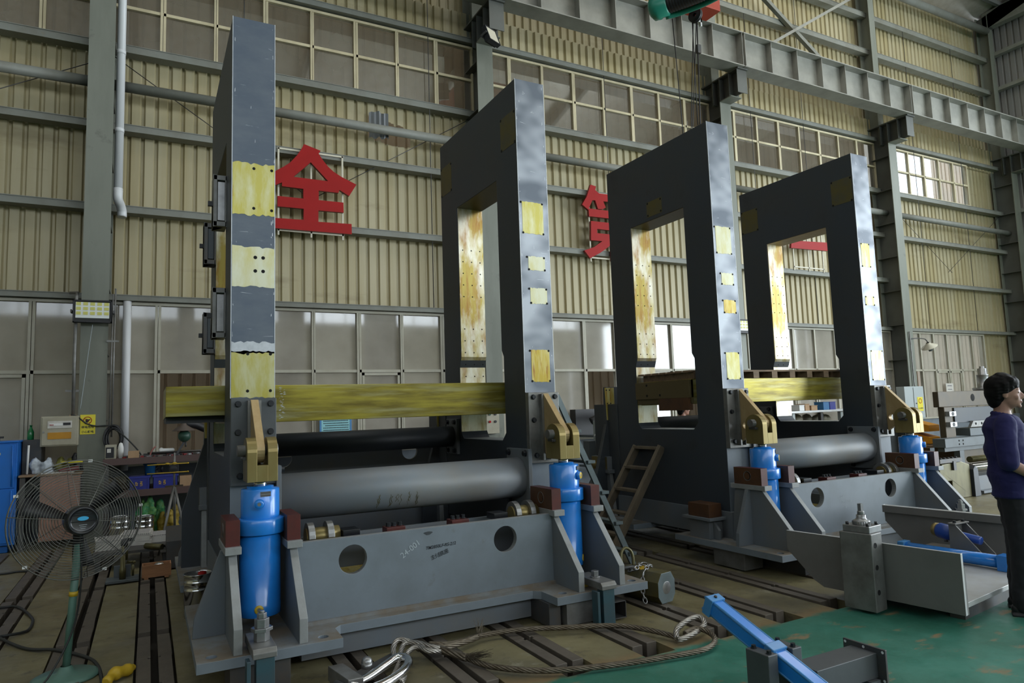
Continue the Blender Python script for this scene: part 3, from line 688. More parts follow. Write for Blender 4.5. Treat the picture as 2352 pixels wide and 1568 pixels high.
m = MB(); m.box(7.66, 7.82, 8.14, 8.27, 5.0, 5.25); m.tube([(7.74 + .07 * math.sin(a), 8.2, 4.86 + .07 * math.cos(a)) for a in [i * .35 for i in range(15)]], .02, n=8); m.build('hook_block', 'hoist_red', t, bevel=.01)
t = thing('pendant_control', 'hanging pendant control cable with a switch box', 'control', (8.15, 8.2, 7.5))
m = MB(); m.cyl((8.13, 8.2, 8.15), (8.02, 8.2, 5.3), .012, n=6); m.build('cable', 'black', t)
m = MB(); m.box(8.08, 8.16, 8.17, 8.23, 7.47, 7.62); m.build('switch_box', 'steel_dark', t, bevel=.005)
m = MB(); m.box(8.08, 8.2, 8.16, 8.22, 8.02, 8.12); m.box(8.17, 8.20, 8.16, 8.2, 7.95, 8.2); m.build('hanger', 'white', t)
# ------------------------------------------------------------------ the four mill housings
YF, YB, HT, TH = 5.2, 7.0, 4.578, .298
def ragged(x0, x1, z0, z1, j, rnd, n=14):
    """outline in (x, z) with brushed, uneven top and bottom edges"""
    lo = [(x0 + (x1 - x0) * i / n, z0 + rnd.uniform(-j, j)) for i in range(n + 1)]
    hi = [(x0 + (x1 - x0) * i / n, z1 + rnd.uniform(-j, j)) for i in range(n + 1)]
    return lo + hi[::-1]
def pad(parent, x0, x1, z0, z1, m, holes=(), j=.004, y=YF, seed=1, name='machined_pad', rim=None, hr=.011):
    rnd = random.Random(seed); o = MB()
    o.prism(ragged(x0, x1, z0, z1, j, rnd), 1, y - .0022, y + .001, 0)
    for hx, hz in holes:
        o.cyl((hx, y - .0030, hz), (hx, y - .0005, hz), hr, n=14, mi=1)
    return o.build(name, [m, 'hole_black'], parent)
def side_pad(parent, x, y0, y1, z0, z1, holes, m='dull_pad', rim=True):
    o = MB(); o.box(x - .002, x + .001, y0, y1, z0, z1, 0)
    for hy, hz in holes: o.cyl((x - .0035, hy, hz), (x, hy, hz), .013, n=12, mi=1)
    return o.build('side_pad', [m, 'hole_black'], parent)
def housing(label, x0, kind):
    x1 = x0 + TH; xc = (x0 + x1) / 2
    t = thing('mill_housing', label, 'machine frame', (xc, 6.1, .5), group='four window shaped mill housings')
    win_ = []
    def rc(y, z, r, a0, a1): return [(y + r * math.cos(R(a0 + (a1 - a0) * i / 4)), z + r * math.sin(R(a0 + (a1 - a0) * i / 4))) for i in range(5)]
    win_ = rc(5.66, 1.345, .03, 270, 180)[:1] + [(5.63, 1.345)] + [(5.585, 1.39), (5.585, 2.08), (5.622, 2.14), (5.622, 3.757), (6.57, 3.757), (6.57, 2.13), (6.60, 2.05), (6.60, 1.39), (6.57, 1.345), (6.54, 1.315)]
    win_[0] = (5.66, 1.315)
    b = MB(); b.prism([[(YF, .5), (YB, .5), (YB, HT), (YF, HT)], win_], 0, x0, x1, 0, 1)
    # the narrow front is finished differently from the flame-cut sides
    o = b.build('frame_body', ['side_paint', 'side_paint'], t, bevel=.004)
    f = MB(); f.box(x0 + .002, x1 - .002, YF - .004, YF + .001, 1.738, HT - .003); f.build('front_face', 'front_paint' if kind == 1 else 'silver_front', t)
    f = MB(); f.box(x0 + .002, x1 - .002, YF - .003, YF + .001, .5, 1.13); f.build('lower_front_face', 'base_paint', t)
    e = MB()
    for x in (x0, x1): e.box(x - .0025, x + .0025, YF - .005, YF + .002, 1.74, HT)
    e.build('bare_edge', 'bare_edge', t)
    y = YF - .004; A = x0
    if kind == 1:
        pad(t, A + .004, x1 - .003, 3.075, 3.462, 'yellow_pad', [(A + .15, 3.425), (A + .275, 3.425), (A + .15, 3.125), (A + .275, 3.12)], .010, y, 3)
        pad(t, A + .004, x1 - .003, 2.545, 2.835, 'cream_pad', [(A + .162, 2.76), (A + .216, 2.76), (A + .162, 2.66), (A + .216, 2.66)], .008, y, 4, hr=.013)
        pad(t, A + .004, x1 - .003, 2.06, 2.14, 'bare_edge', [], .010, y, 6)
        pad(t, A + .004, x1 - .003, 1.742, 2.075, 'yellow_pad', [(A + .113, 2.055), (A + .268, 2.055), (A + .113, 1.79), (A + .268, 1.79)], .006, y, 5)
    else:
        k = {2: ('yellow_pad', 'cream_pad', 'cream_pad', 'rust_pad'), 3: ('cream_pad', 'cream_pad', 'rust_pad', 'yellow_pad'), 4: ('yellow_pad', 'yellow_pad', 'yellow_pad', 'yellow_pad')}[kind]
        if kind == 4: P = [(.04, .20, 3.17, 3.46), (.045, .21, 2.70, 2.81), (.06, .28, 1.80, 2.155)]
        else: P = [(.03, .245, 3.15, 3.44), (.075, .245, 2.82, 2.945), (.085, .255, 2.52, 2.66), (.07, .255, 1.83, 2.11)]
        if kind == 4: k = (k[0], k[1], k[3])
        for i, (a, c, z0, z1) in enumerate(P):
            pad(t, A + a, A + c, z0, z1, k[i], [(A + a - .012 if kind != 4 else A + a + .012, z1 - .008), (A + c - .008, z1 - .008), (A + a + .004, z0 + .006), (A + c - .004, z0 + .006)], .004, y, 10 * kind + i, hr=.010)
        # pads on the dark side face
        if kind in (2, 4):
            side_pad(t, x0, 5.215, 5.505, 3.99, 4.30, [(5.23, 4.28), (5.49, 4.29), (5.23, 4.0), (5.49, 4.0)])
            side_pad(t, x0, 6.69, 6.985, 3.99, 4.31, [(6.70, 4.29), (6.97, 4.3), (6.70, 4.0), (6.97, 4.0)])
        if kind == 3: side_pad(t, x0, 5.97, 6.24, 3.80, 3.98, [(5.99, 3.96), (6.22, 3.965), (5.99, 3.82), (6.22, 3.82)])
    ch = MB(); rnd = random.Random(kind * 7)
    for i in range(48):
        z = rnd.uniform(1.76, 4.55); e = rnd.random()
        x = A + (rnd.uniform(.002, .02) if e < .35 else TH - rnd.uniform(.006, .03) if e < .75 else rnd.uniform(.02, TH - .04))
        if e > .75 and rnd.random() < .5: w2, h2 = rnd.uniform(.02, .09), rnd.uniform(.0008, .002)
        else: w2, h2 = rnd.uniform(.0015, .006), rnd.uniform(.004, .035)
        w2 = min(w2, A + TH - .002 - x); sl = rnd.uniform(-.01, .01)
        ch.add([(x, y - .0006, z), (x + w2, y - .0006, z + sl), (x + w2 * .9, y - .0006, z + sl + h2), (x + w2 * .2, y - .0006, z + h2 * .8)], [(0, 1, 2, 3)])
    ch.build('paint_chips', 'bare_edge', t)
    # brass-coated liners inside the window
    l = MB(); l.prism([(6.571, 2.125), (6.571, 3.757), (6.555, 3.757), (6.555, 2.16)], 0, x0 + .006, x1 - .006)
    for r_ in range(10):
        if kind != 1:
            z = 3.3 - r_ * .125 - (.22 if r_ > 4 else 0)
            for q in (.05, .15, .25): l.cyl((x0 + q, 6.553, z), (x0 + q, 6.556, z), .007, n=8, mi=1)
    l.build('window_liner', ['brass_streak_z', 'hole_black'], t)
    l = MB(); l.box(x0 + .004, x1 - .004, 6.596, 6.602, 1.36, 2.05); l.build('window_liner', 'brass_streak_z', t)
    l = MB(); l.box(x0 + .004, x1 - .004, 5.63, 6.56, 3.752, 3.759); l.build('window_head_liner', 'bronze_dark' if kind < 4 else 'bronze_lever', t)
    l = MB(); l.box(x0 + .004, x1 - .004, 5.68, 6.53, 1.312, 1.318); l.build('window_sill_liner', 'bare_edge', t)
    # bolted bracket with the bronze eye lever
    br = MB(); br.box(x0 - .002, x1 + .004, 5.145, YF, 1.133, 1.736); bo = br.build('bracket_plate', 'box_gray' if kind == 1 else 'steel_worn', t, bevel=.004)
    for (bx, bz) in ((.045, 1.697), (.262, 1.697), (.045, 1.5), (.262, 1.5), (.06, 1.2), (.275, 1.25)):
        h = MB(); h.hexbolt((x0 + bx, 5.145, bz), (0, -1, 0), .0185, .018); h.build('bolt', 'bolt_black', bo)
    lv = MB(); an = [R(250 - i * 20) for i in range(13)]
    arc = [(4.87 + .085 * math.cos(R(a)), 1.385 + .085 * math.sin(R(a))) for a in range(165, 330, 15)]
    lv.prism([[(5.146, 1.725), (5.105, 1.725)] + arc + [(5.146, 1.18)]] + ([] if kind == 1 else [circ(5.045, 1.36, .036, 20)]), 0, xc - .026, xc + .026)
    lv.build('eye_lever', 'bronze_lever', t, bevel=.003)
    lv = MB(); lv.box(xc - .045, xc - .026, 5.10, 5.146, 1.16, 1.72); lv.box(xc + .026, xc + .045, 5.10, 5.146, 1.16, 1.72); lv.build('weld_bead', 'steel_worn', t)
    # tall rear bracket
    rb = MB(); pl = [(.29, .18), (.29, .75), (.47, 1.37), (.482, 1.84)]; d = xc - .655
    rb.prism([(d + x, z) for x, z in pl] + [(2 * xc - d - x, z) for x, z in pl[::-1]], 1, 7.20, 7.26)
    rb.box(x0 - .01, x1 + .01, 7.0, 7.5, .26, 1.62); rb.build('rear_bracket', 'side_paint', t, bevel=.004)
    rp = MB(); rp.prism([(x0 - .03, 1.42), (x0 + .1, 1.42), (x0 + .1, 1.83), (x0 - .045, 1.83)], 1, 7.196, 7.2)
    for hx, hz in ((x0 - .02, 1.80), (x0 + .03, 1.80), (x0 - .01, 1.63), (x0 + .04, 1.63), (x0, 1.46)): rp.cyl((hx, 7.193, hz), (hx, 7.197, hz), .009, n=10, mi=1)
    rp.build('rear_pad', ['rust_pad', 'hole_black'], t)
    if kind == 1:   # clamp boxes hung on the window edges
        for i, (yy, z0, z1) in enumerate(((5.56, 3.066, 3.468), (5.56, 2.208, 2.59), (6.52, 2.97, 3.34), (6.50, 2.172, 2.53))):
            y0, y1 = yy, yy + .17
            bx = MB(); w_ = .028
            lx = x0 - .095
            bx.box(lx, x0, y0, y1, z0, z0 + w_ * 1.4); bx.box(lx, x0, y0, y1, z1 - w_ * 1.4, z1); bx.box(lx, lx + w_, y0, y1, z0, z1); bx.box(x0 - .012, x0, y0, y1, z0, z1)
            bx.box(lx, x0, y0 + .03, y1, z0, z1)
            c = bx.build('clamp_box', 'steel_worn' if i < 2 else 'steel_dark', t, bevel=.003)
            p = MB(); p.box(x0 - .062, x0 - .014, y0 + .012, y0 + .032, z0 + .05, z1 - .05); p.build('clamp_face', 'steel' if i < 2 else 'side_paint', c)
            p = MB(); zc = (z0 + z1) / 2 - .02; p.box(lx - .035, lx, yy + .03, yy + .06, zc - .018, zc + .018); p.build('grub_screw', 'black', c)
    return t
H1X, H2X, H3X, H4X = .509, 2.881, 5.191, 7.545
housing('tall housing with blue grey front and black clamp boxes, left end of the row', H1X, 1)
housing('mill housing with mottled silver front right of the red quan character', H2X, 2)
housing('third mill housing, behind the leaning wooden step ladder', H3X, 3)
housing('fourth housing, nearest the man in the blue shirt', H4X, 4)

# ------------------------------------------------------------------ bases
def base(label, dx, writing):
    t = thing('machine_bed', label, 'machine base', (1.85 + dx, 6.1, .1), group='welded bases under the housings')
    def X(x): return x + dx
    def mir(v, k): return v if k == 0 else 12.2 - v
    mx = lambda x, s: X(x) if s == 0 else X(3.70 - x)
    for k in (0, 1):       # front and rear plates
        out = [(.26, 4.36), (1.08, 4.36), (1.085, 4.58), (1.13, 4.63), (2.57, 4.63), (2.615, 4.58), (2.62, 4.36), (3.44, 4.36), (3.44, 5.75), (.26, 5.75)]
        hl = [(.345, 4.45), (.98, 4.45), (2.72, 4.45), (3.355, 4.45)]
        p = MB(); p.prism([[(X(x), mir(y, k)) for x, y in out]] + [circ(X(x), mir(y, k), .032, 16) for x, y in hl], 2, .182, .24, 1, 0)
        p.build('base_plate', ['base_paint', 'dusty_plate'], t, bevel=.003)
    u = MB(); u.box(X(.9), X(2.8), 4.72, 5.4, .03, .182); u.build('under_beam', 'base_side', t)
    # box beam with two round openings
    f = MB(); f.prism([[(X(.875), .24), (X(2.825), .24), (X(2.825), .772), (X(.875), .772)], circ(X(1.245), .622, .097), circ(X(2.41), .622, .097)], 1, 4.74, 4.79, 0, 1)
    fb = f.build('front_beam', ['base_paint', 'edge_steel'], t, bevel=.002)
    f = MB(); f.box(X(.875), X(2.825), 5.12, 5.15, .24, .74); f.box(X(.875), X(2.825), 4.79, 5.12, .24, .27); f.box(X(1.6), X(1.63), 4.79, 5.12, .27, .60)
    f.box(X(2.25), X(2.37), 4.95, 5.12, .27, .55); f.build('inner_beam', 'base_side', t)
    f = MB(); f.box(X(.9), X(1.58), 4.80, 5.11, .27, .50); f.build('inner_packing', 'rust_pad' , t)
    f = MB(); f.box(X(.86), X(2.84), 4.715, 4.745, .24, .262); f.build('weld_seam', 'dusty_plate', fb)
    f = MB(); f.prism([[(X(.83), .24), (X(2.87), .24), (X(2.87), 1.36), (X(.83), 1.36)], circ(X(1.24), 1.17, .09), circ(X(2.61), 1.17, .09)], 1, 7.44, 7.48); f.build('rear_beam', 'base_side', t, bevel=.003)
    for s in (0, 1):
        for a, b in ((.455, .505), (.825, .875)):
            x0, x1 = sorted((mx(a, s), mx(b, s)))
            for k in (0, 1):
                g = MB(); pol = [(4.385, .24), (4.385, .385), (4.72, .757), (5.06, .757), (5.12, .24)]
                g.prism([(mir(y, k), z) for y, z in pol], 0, x0, x1, 0, 1)
                go = g.build('gusset', ['base_side', 'edge_steel'], t, bevel=.003)
                cp = MB(); xm = (x0 + x1) / 2; y0, y1 = sorted((mir(4.66, k), mir(5.09, k)))
                cp.box(xm - .048, xm + .048, y0, y1, .757, .803); cp.build('cap_plate', 'edge_steel' if k == 0 else 'base_side', go, bevel=.003)
                tb = MB(); y0, y1 = sorted((mir(4.70, k), mir(5.04, k))); xa, xb = xm - .042, xm + .042
                out_ = xa if (a < .6) == (s == 0) else xb
                tb.box(xa, xb, y0, y1, .803, .962, 0)
                for sx in ((xa - .001, xa), (xb, xb + .001)): tb.box(sx[0], sx[1], y0 + .004, y1 - .004, .806, .959, 2)
                yc = (y0 + y1) / 2; oo = -1 if out_ == xa else 1
                tb.lathe([(.0, .001), (.040, .001), (.046, .004), (.046, 0)], (out_, yc, .885), (oo, 0, 0), n=22, mi=1)
                tb.lathe([(.0, .0045), (.034, .0045)], (out_, yc, .885), (oo, 0, 0), n=20, mi=2)
                tb.build('trunnion_block', ['primer_red', 'steel_worn', 'rust_brown'] if k == 0 else ['base_side', 'steel_worn', 'bronze'], t, bevel=.003)
        bs = MB(); xx = mx(.43, s); sg = -1 if s == 0 else 1; bs.lathe([(.05, .07), (.052, .0), (.045, .09), (0, .09)], (xx, 7.33, .86), (sg, 0, 0), n=24); bs.build('rear_pin', 'bronze', t)
        # outer ribs
        for k in (0, 1):
            r_ = MB(); y0, y1 = sorted((mir(4.86, k), mir(4.90, k)))
            r_.prism([(mx(.455, s), .757), (mx(.425, s), .757), (mx(.275, s), .36), (mx(.265, s), .24), (mx(.455, s), .24)], 1, y0, y1)
            r_.build('outer_rib', 'base_side', t, bevel=.002)
        # small pedestal with a rust-brown block beside the third housing
        if writing or s: 
            p = MB(); a, b = sorted((mx(.50, s), mx(.80, s))); p.box(a, b, 5.16, 7.04, .24, .5); p.build('foot_rail', 'base_side', t, bevel=.003); continue
        p = MB(); a, b = sorted((mx(.29, s), mx(.48, s)))
        p.box(a + .01, b - .0, 5.28, 5.56, .24, .425); p.box(a - .03, b, 5.22, 5.62, .425, .452)
        p.prism([(5.2, .24), (5.28, .24), (5.28, .42), (5.2, .33)], 0, a + .06, a + .09); p.build('side_pedestal', 'base_side', t, bevel=.002)
        p = MB(); p.box(a, b - .02, 5.26, 5.56, .452, .585); p.build('rest_block', 'rust_brown', t, bevel=.004)
        p = MB(); a, b = sorted((mx(.50, s), mx(.80, s))); p.box(a, b, 5.16, 7.04, .24, .5); p.build('foot_rail', 'base_side', t, bevel=.003)
    # clamps standing in the open top of the box beam
    for xs in ((1.0, 1.13), (2.60, 2.73)):
        for x in xs:
            c = MB(); arc = [(4.95 + .10 * math.cos(R(a)), .765 + .10 * math.sin(R(a))) for a in range(0, 181, 15)]; arc2 = [(4.95 + .065 * math.cos(R(a)), .765 + .065 * math.sin(R(a))) for a in range(180, -1, -15)]
            c.prism(arc + arc2, 0, X(x) - .022, X(x) + .022); c.build('pipe_saddle', 'steel', t, bevel=.002)
        c = MB(); c.cyl((X(xs[0] - .03), 4.95, .765), (X(xs[1] + .07), 4.95, .765), .063, n=20); c.build('oil_pipe', 'bronze', t)
    for x in (1.58, 2.08):
        c = MB(); c.box(X(x) - .07, X(x) + .07, 4.82, 4.93, .745, .79); c.build('clamp_strip', 'primer_red', t, bevel=.003)
        for q in (-.04, .0, .045):
            c = MB(); c.hexbolt((X(x) + q, 4.88, .79), (0, 0, 1), .016, .022); c.build('bolt', 'bolt_black', t)
    for x in (1.27, 2.44):
        c = MB(); c.box(X(x) - .06, X(x) + .06, 4.86, 5.0, .75, .80); c.build('black_block', 'black_gloss', t, bevel=.004)
    if writing:
        m = text('24-001', .058, facing_front(1.655, 4.7375, .640) @ Matrix.Rotation(R(33), 4, 'Z'), bold=-.0002); m.build('chalk_marking', 'chalk', fb)
        m = text('TM2850LF-RS-212', .031, facing_front(1.885, 4.7375, .636) @ Matrix.Rotation(R(3), 4, 'Z'), shear=.2, bold=.0007)
        m = text('主侧底座', .036, facing_front(1.875, 4.7375, .575) @ Matrix.Rotation(R(16), 4, 'Z'), mb=m, bold=.0007); m.build('marker_writing', 'ink', fb)
        m = MB(); m.prism([(1.79 + .03 * math.cos(a) * (1 + .3 * math.sin(3 * a)), .735 + .012 * math.sin(a)) for a in [i * .4 for i in range(15)]], 1, 4.7375, 4.7395); m.build('paint_chip', 'side_paint', fb)
    else:
        m = text('G-01', .03, facing_front(1.62 + dx, 4.7375, .60)); m = text('TM285LF-10', .028, facing_front(1.68 + dx, 4.7375, .545), mb=m); m = text('2', .03, facing_front(1.66 + dx, 4.7375, .49), mb=m); m.build('chalk_marking', 'chalk', fb)
    return t
base('grey base with round openings and black handwriting TM2850LF-RS-212', 0, True)
base('grey base beside the steel block with a threaded spindle', 4.67, False)

# ------------------------------------------------------------------ blue hydraulic cylinders in the trunnions
def hyd(label, x):
    y = 4.87
    t = thing('hydraulic_cylinder', label, 'hydraulic cylinder', (x, y, .33), group='blue hydraulic cylinders under the eye levers')
    b = MB(); b.lathe([(0, .333), (.127, .333), (.130, .337), (.130, .405), (.128, .408), (.128, .845), (.122, .848)], (x, y, 0), n=40)
    b.lathe([(.121, .94), (.121, 1.128), (.116, 1.135), (.085, 1.137), (.083, 1.15), (0, 1.15)], (x, y, 0), n=40); b.build('barrel', 'blue_paint', t)
    b = MB(); b.lathe([(.12, .843), (.151, .848), (.154, .853), (.154, .938), (.151, .943), (.12, .948)], (x, y, 0), n=40)
    b.cyl((x - .18, y, .885), (x + .18, y, .885), .034, n=20); b.build('trunnion_collar', 'blue_paint', t)
    for z, px, m1 in ((1.045, .02, 'blue_paint'), (.385, .01, 'port_yellow')):
        a = R(-100); d = Vector((math.cos(a), math.sin(a), 0)); c = Vector((x, y, z))
        if x > 2 and z > 1: d = Vector((math.cos(R(-55)), math.sin(R(-55)), 0)); m1 = 'port_yellow'
        if x > 2 and z < 1: d = Vector((math.cos(R(-40)), math.sin(R(-40)), 0))
        r0 = .119 if z > 1 else .127
        p = MB(); p.cyl(c + d * (r0 - .01), c + d * (r0 + (.028 if z > 1 else .004)), .032 if z > 1 else .028, n=20); po = p.build('port', 'blue_paint' if z > 1 else 'port_yellow', t)
        p = MB(); q = c + d * (r0 + (.028 if z > 1 else .004)); p.lathe([(.012, .003), (.026, .003), (.028, 0), (.028, -.002)], q, d, n=20); p.build('port_ring', m1, po)
        p = MB(); p.cyl(q, q + d * .002, .012, n=10); p.build('plug', 'steel', po)
    a = R(-82 if x < 2 else -50); d = Vector((math.cos(a), math.sin(a), 0)); s = Vector((-d.y, d.x, 0)); c = Vector((x, y, 1.105)) + d * .1222
    p = MB(); p.add([c - s * .033 - Vector((0, 0, .016)), c + s * .033 - Vector((0, 0, .016)), c + s * .033 + Vector((0, 0, .016)), c - s * .033 + Vector((0, 0, .016))], [(0, 1, 2, 3)])
    p.add([c - s * .03 + d * .0005 - Vector((0, 0, .003)), c + s * .03 + d * .0005 - Vector((0, 0, .003)), c + s * .03 + d * .0005, c - s * .03 + d * .0005], [(0, 1, 2, 3)], 1); p.build('name_plate', ['steel_dark', 'steel'], t)
    p = MB(); p.cyl((x, y, 1.14), (x, y, 1.19), .042, n=24); p.build('rod', 'chrome', t)
    k = MB(); prof = [(y - .11, 1.183), (y + .11, 1.183), (y + .11, 1.36)] + [(y + .11 * math.cos(R(a)), 1.37 + .10 * math.sin(R(a))) for a in range(10, 180, 12)] + [(y - .11, 1.36)]
    k.prism(prof, 0, x - .095, x - .033); k.prism(prof, 0, x + .033, x + .095); k.box(x - .034, x + .034, y - .11, y + .11, 1.183, 1.29)
    k.build('clevis', 'bronze', t, bevel=.003)
    p = MB(); p.cyl((x - .145, y, 1.385), (x + .11, y, 1.385), .037, n=24); p.build('pin', 'steel_worn', t)
    p = MB(); p.box(x - .112, x - .096, y - .05, y + .05, 1.325, 1.345); p.hexbolt((x - .112, y - .035, 1.335), (-1, 0, 0), .012, .012); p.build('pin_keeper', 'steel_dark', t)
    return t
hyd('blue hydraulic cylinder in front of the blue grey housing at the left', .665)
hyd('blue hydraulic cylinder at the wire rope end of the inscribed base', 3.035)
hyd('blue hydraulic cylinder at the ladder side of the base without inscription', 5.335)
hyd('blue hydraulic cylinder at the end nearest the man in blue', 7.705)

# ------------------------------------------------------------------ round spacer tubes and the brass-coated cross beams
def spacer(label, x0, x1, y, z, r, rear):
    t = thing('spacer_tube', label, 'tube', ((x0 + x1) / 2, y, z - r), group='round tubes bolted between the housings')
    b = MB(); b.cyl((x0 + .035, y, z), (x1 - .035, y, z), r, n=56); b.build('tube', 'side_paint' if rear else 'tube_paint', t)
    if not rear and x0 < 2:      # dried oil runs on the near side
        b = MB(); rnd = random.Random(6)
        for i in range(16):
            xx = rnd.choice((1.56, 1.66, 1.70, 1.745, 1.80, 1.87)) + rnd.uniform(-.012, .012); a0 = rnd.uniform(185, 200); a1 = a0 + rnd.uniform(10, 42); wv = rnd.uniform(.0015, .004); P = []
            for j in range(9):
                a = R(a0 + (a1 - a0) * j / 8); xj = xx + .006 * math.sin(j * 1.3 + i); ww = wv * (.5 + .5 * math.sin(j * 2.1 + i) ** 2)
                P.append(((xj - ww, y + (r + .0008) * math.cos(a), z + (r + .0008) * math.sin(a)), (xj + ww, y + (r + .0008) * math.cos(a), z + (r + .0008) * math.sin(a))))
            for p, q in zip(P, P[1:]): b.add([p[0], p[1], q[1], q[0]], [(0, 1, 2, 3)])
        b.build('oil_runs', 'dull_pad', t)
    for x, s in ((x0, 1), (x1, -1)):
        f = MB(); h = r + .075; a, c = sorted((x, x + s * .035)); f.box(a, c, y - r - .03, y + r + .03, z - h, z + h); fo = f.build('flange', 'base_side', t, bevel=.003)
        for q in (-1, 1):
            for w_ in (-1, 1):
                bb = MB(); bb.hexbolt((x + s * .035, y + q * (r - .02), z + w_ * (h - .035)), (s, 0, 0), .022, .022); bb.build('bolt', 'bolt_black', fo)
for dx, n1, n2 in ((0, 'large grey front tube between the first two housings', 'dark rear tube beneath the brass coloured beam of the first two housings'), (H3X - H1X - .01, 'large grey front tube between the third and fourth housings', 'dark rear tube seen through the third housing window')):
    x1 = H2X if dx == 0 else H4X
    spacer(n1, H1X + TH + dx + (.01 if dx else 0), x1, 5.32, 1.012, .17, False)
    spacer(n2, H1X + TH + dx + (.01 if dx else 0), x1, 6.78, 1.335, .108, True)
t = thing('cross_beam', 'long brass coloured beam through the windows of the first two housings', 'beam', (1.7, 5.9, 1.555))
b = MB(); b.prism([(5.66, 1.56), (6.54, 1.56), (6.54, 1.848), (5.66, 1.848)], 0, .52, 3.44); b.prism([(5.66, 1.625), (6.54, 1.60), (6.54, 1.848), (5.66, 1.848)], 0, .112, .52)
b.build('beam_body', 'brass_streak_x', t, bevel=.004)
b = MB(); b.box(.118, .52, 5.75, 6.52, 1.575, 1.618); b.build('underside_plate', 'black', t)
b = MB()
rnd = random.Random(4)
for i in range(26):
    z = 1.585 + i * .0098 + rnd.uniform(-.004, .004); x = .925 + rnd.uniform(-.02, .02)
    b.prism([(x, z), (x + rnd.uniform(.006, .03), z + .002), (x + .01, z + rnd.uniform(.004, .009))], 1, 5.6585, 5.6605)
b.build('scuffed_paint', 'bare_edge', t)
t = thing('cross_beam', 'brass coloured beam below the pallet in the third and fourth housings', 'beam', (6.5, 5.9, 1.555))
b = MB(); b.box(5.20, 7.95, 5.66, 6.54, 1.59, 1.862); b.build('beam_body', 'brass_streak_x', t, bevel=.004)
b = MB(); b.box(5.14, 5.2, 5.64, 6.56, 1.66, 1.855); b.box(5.17, 5.2, 5.64, 6.56, 1.6, 1.855)
for yy, z in ((6.35, 1.82), (6.35, 1.70), (6.12, 1.7)): b.cyl((5.136, yy, z), (5.14, yy, z), .014, n=10, mi=1)
b.build('end_plate', ['bronze_dark', 'hole_black'], t, bevel=.004)
b = MB(); b.box(5.14, 5.2, 5.66, 6.15, 1.525, 1.66); b.build('lower_block', 'rust_brown', t)
t = thing('pallet', 'wooden pallet lying on the brass coloured beam in the third housing', 'pallet', (6.4, 5.95, 1.862))
for k in range(7):
    y = 5.64 + k * .13; b = MB(); b.box(5.16, 7.72, y, y + .10, 1.935, 1.955); b.build('deck_board', 'pallet_wood', t)
for k in range(9):
    x = 5.22 + k * .30; b = MB(); b.box(x, x + .09, 5.64, 6.5, 1.862, 1.935); b.build('bearer', 'pallet_wood', t)

# ------------------------------------------------------------------ holding-down clamps, packing blocks
def clamp(label, x, y0, ztop, nut, wx=.10):
    t = thing('holding_clamp', label, 'clamp', (x, y0, 0), group='holding down clamps around the bases')
    b = MB(); b.box(x - wx / 2, x + wx / 2, y0, y0 + .075, 0, ztop); b.box(x - wx / 2 - .05, x - wx / 2 - .028, y0 + .0, y0 + .075, .0, ztop - .01); b.build('clamp_post', 'clamp_teal', t, bevel=.003)
    b = MB(); b.prism([(y0 - .02, ztop), (y0 - .02, ztop + .03), (y0, ztop + .052), (y0 + .34, ztop + .052), (y0 + .34, ztop)], 0, x - .07, x + .06); b.build('clamp_arm', 'steel_worn', t, bevel=.004)
    y = y0 + .15; z = ztop + .052
    if nut:
        for (h0, h1, r) in ((0, .055, .045), (.055, .075, .062), (.075, .125, .042), (.125, .155, .028), (.155, .168, .015)):
            b = MB(); b.cyl((x, y, z + h0), (x, y, z + h1), r, n=6 if r != .015 else 14, smooth=False); b.build('nut', 'steel', t, bevel=.002)
    else:
        b = MB(); b.hexbolt((x, y + .02, z), (0, 0, 1), .03, .04); b.build('clamp_bolt', 'steel', t, bevel=.002)
clamp('tall clamp with stacked nuts below the left blue cylinder', .605, 4.20, .262, True)
clamp('blue grey clamp on the right front corner of the inscribed base', 2.99, 4.245, .272, False)
clamp('dark clamp on the floor behind the leaning ladder', 5.40, 7.35, .25, False)
clamp('clamp at the fourth housing side of the base, beside the light rail plate', 7.75, 4.26, .25, True)
def block(label, x0, x1, y0, y1, z0, z1, m='steel_worn'):
    b = MB(); b.box(x0, x1, y0, y1, z0, z1); return solo(b, 'packing_block', m, label, 'block', 'packing blocks under the bases', bevel=.004)
block('steel packing block under the left front foot of the inscribed base', .44, .78, 4.42, 4.72, .0, .18, 'steel_dark')
block('steel packing block beside the square tube under the inscribed base', 2.72, 2.98, 4.40, 4.62, .014, .18)
block('dark packing block behind the blue grey front clamp', 2.60, 2.70, 4.45, 4.75, .014, .18, 'steel_dark')
block('grey packing block under the ladder side of the other base', 4.98, 5.22, 4.85, 5.25, .014, .18)
block('dark packing block beside the plate with the spindle', 5.28, 5.42, 4.42, 4.9, .014, .18, 'steel_dark')
for x in (.55, 3.05, 5.3, 7.7): block('packing block in the shade under the rear of a base', x, x + .2, 7.4, 7.8, .014, .18, 'steel_dark')
block('packing block under the right foot of the other base', 7.6, 7.9, 4.5, 4.8, .014, .18)
b = MB(); q = .006
y0, y1, x0, x1 = 4.34, 4.72, 3.085, 3.21
for (a, c, e, f) in ((x0, x1, .0, q), (x0, x1, .125 - q, .125), (x0, x0 + q, 0, .125), (x1 - q, x1, 0, .125)): b.box(a, c, y0, y1, e + .014, f + .014)
solo(b, 'square_tube', 'steel_dark', 'short hollow square tube under the inscribed base', 'tube')
b = MB(); b.box(2.86, 2.98, 4.5, 4.66, .24, .275); solo(b, 'wedge', 'port_yellow', 'yellow wedge on the base plate behind the front clamp', 'wedge')
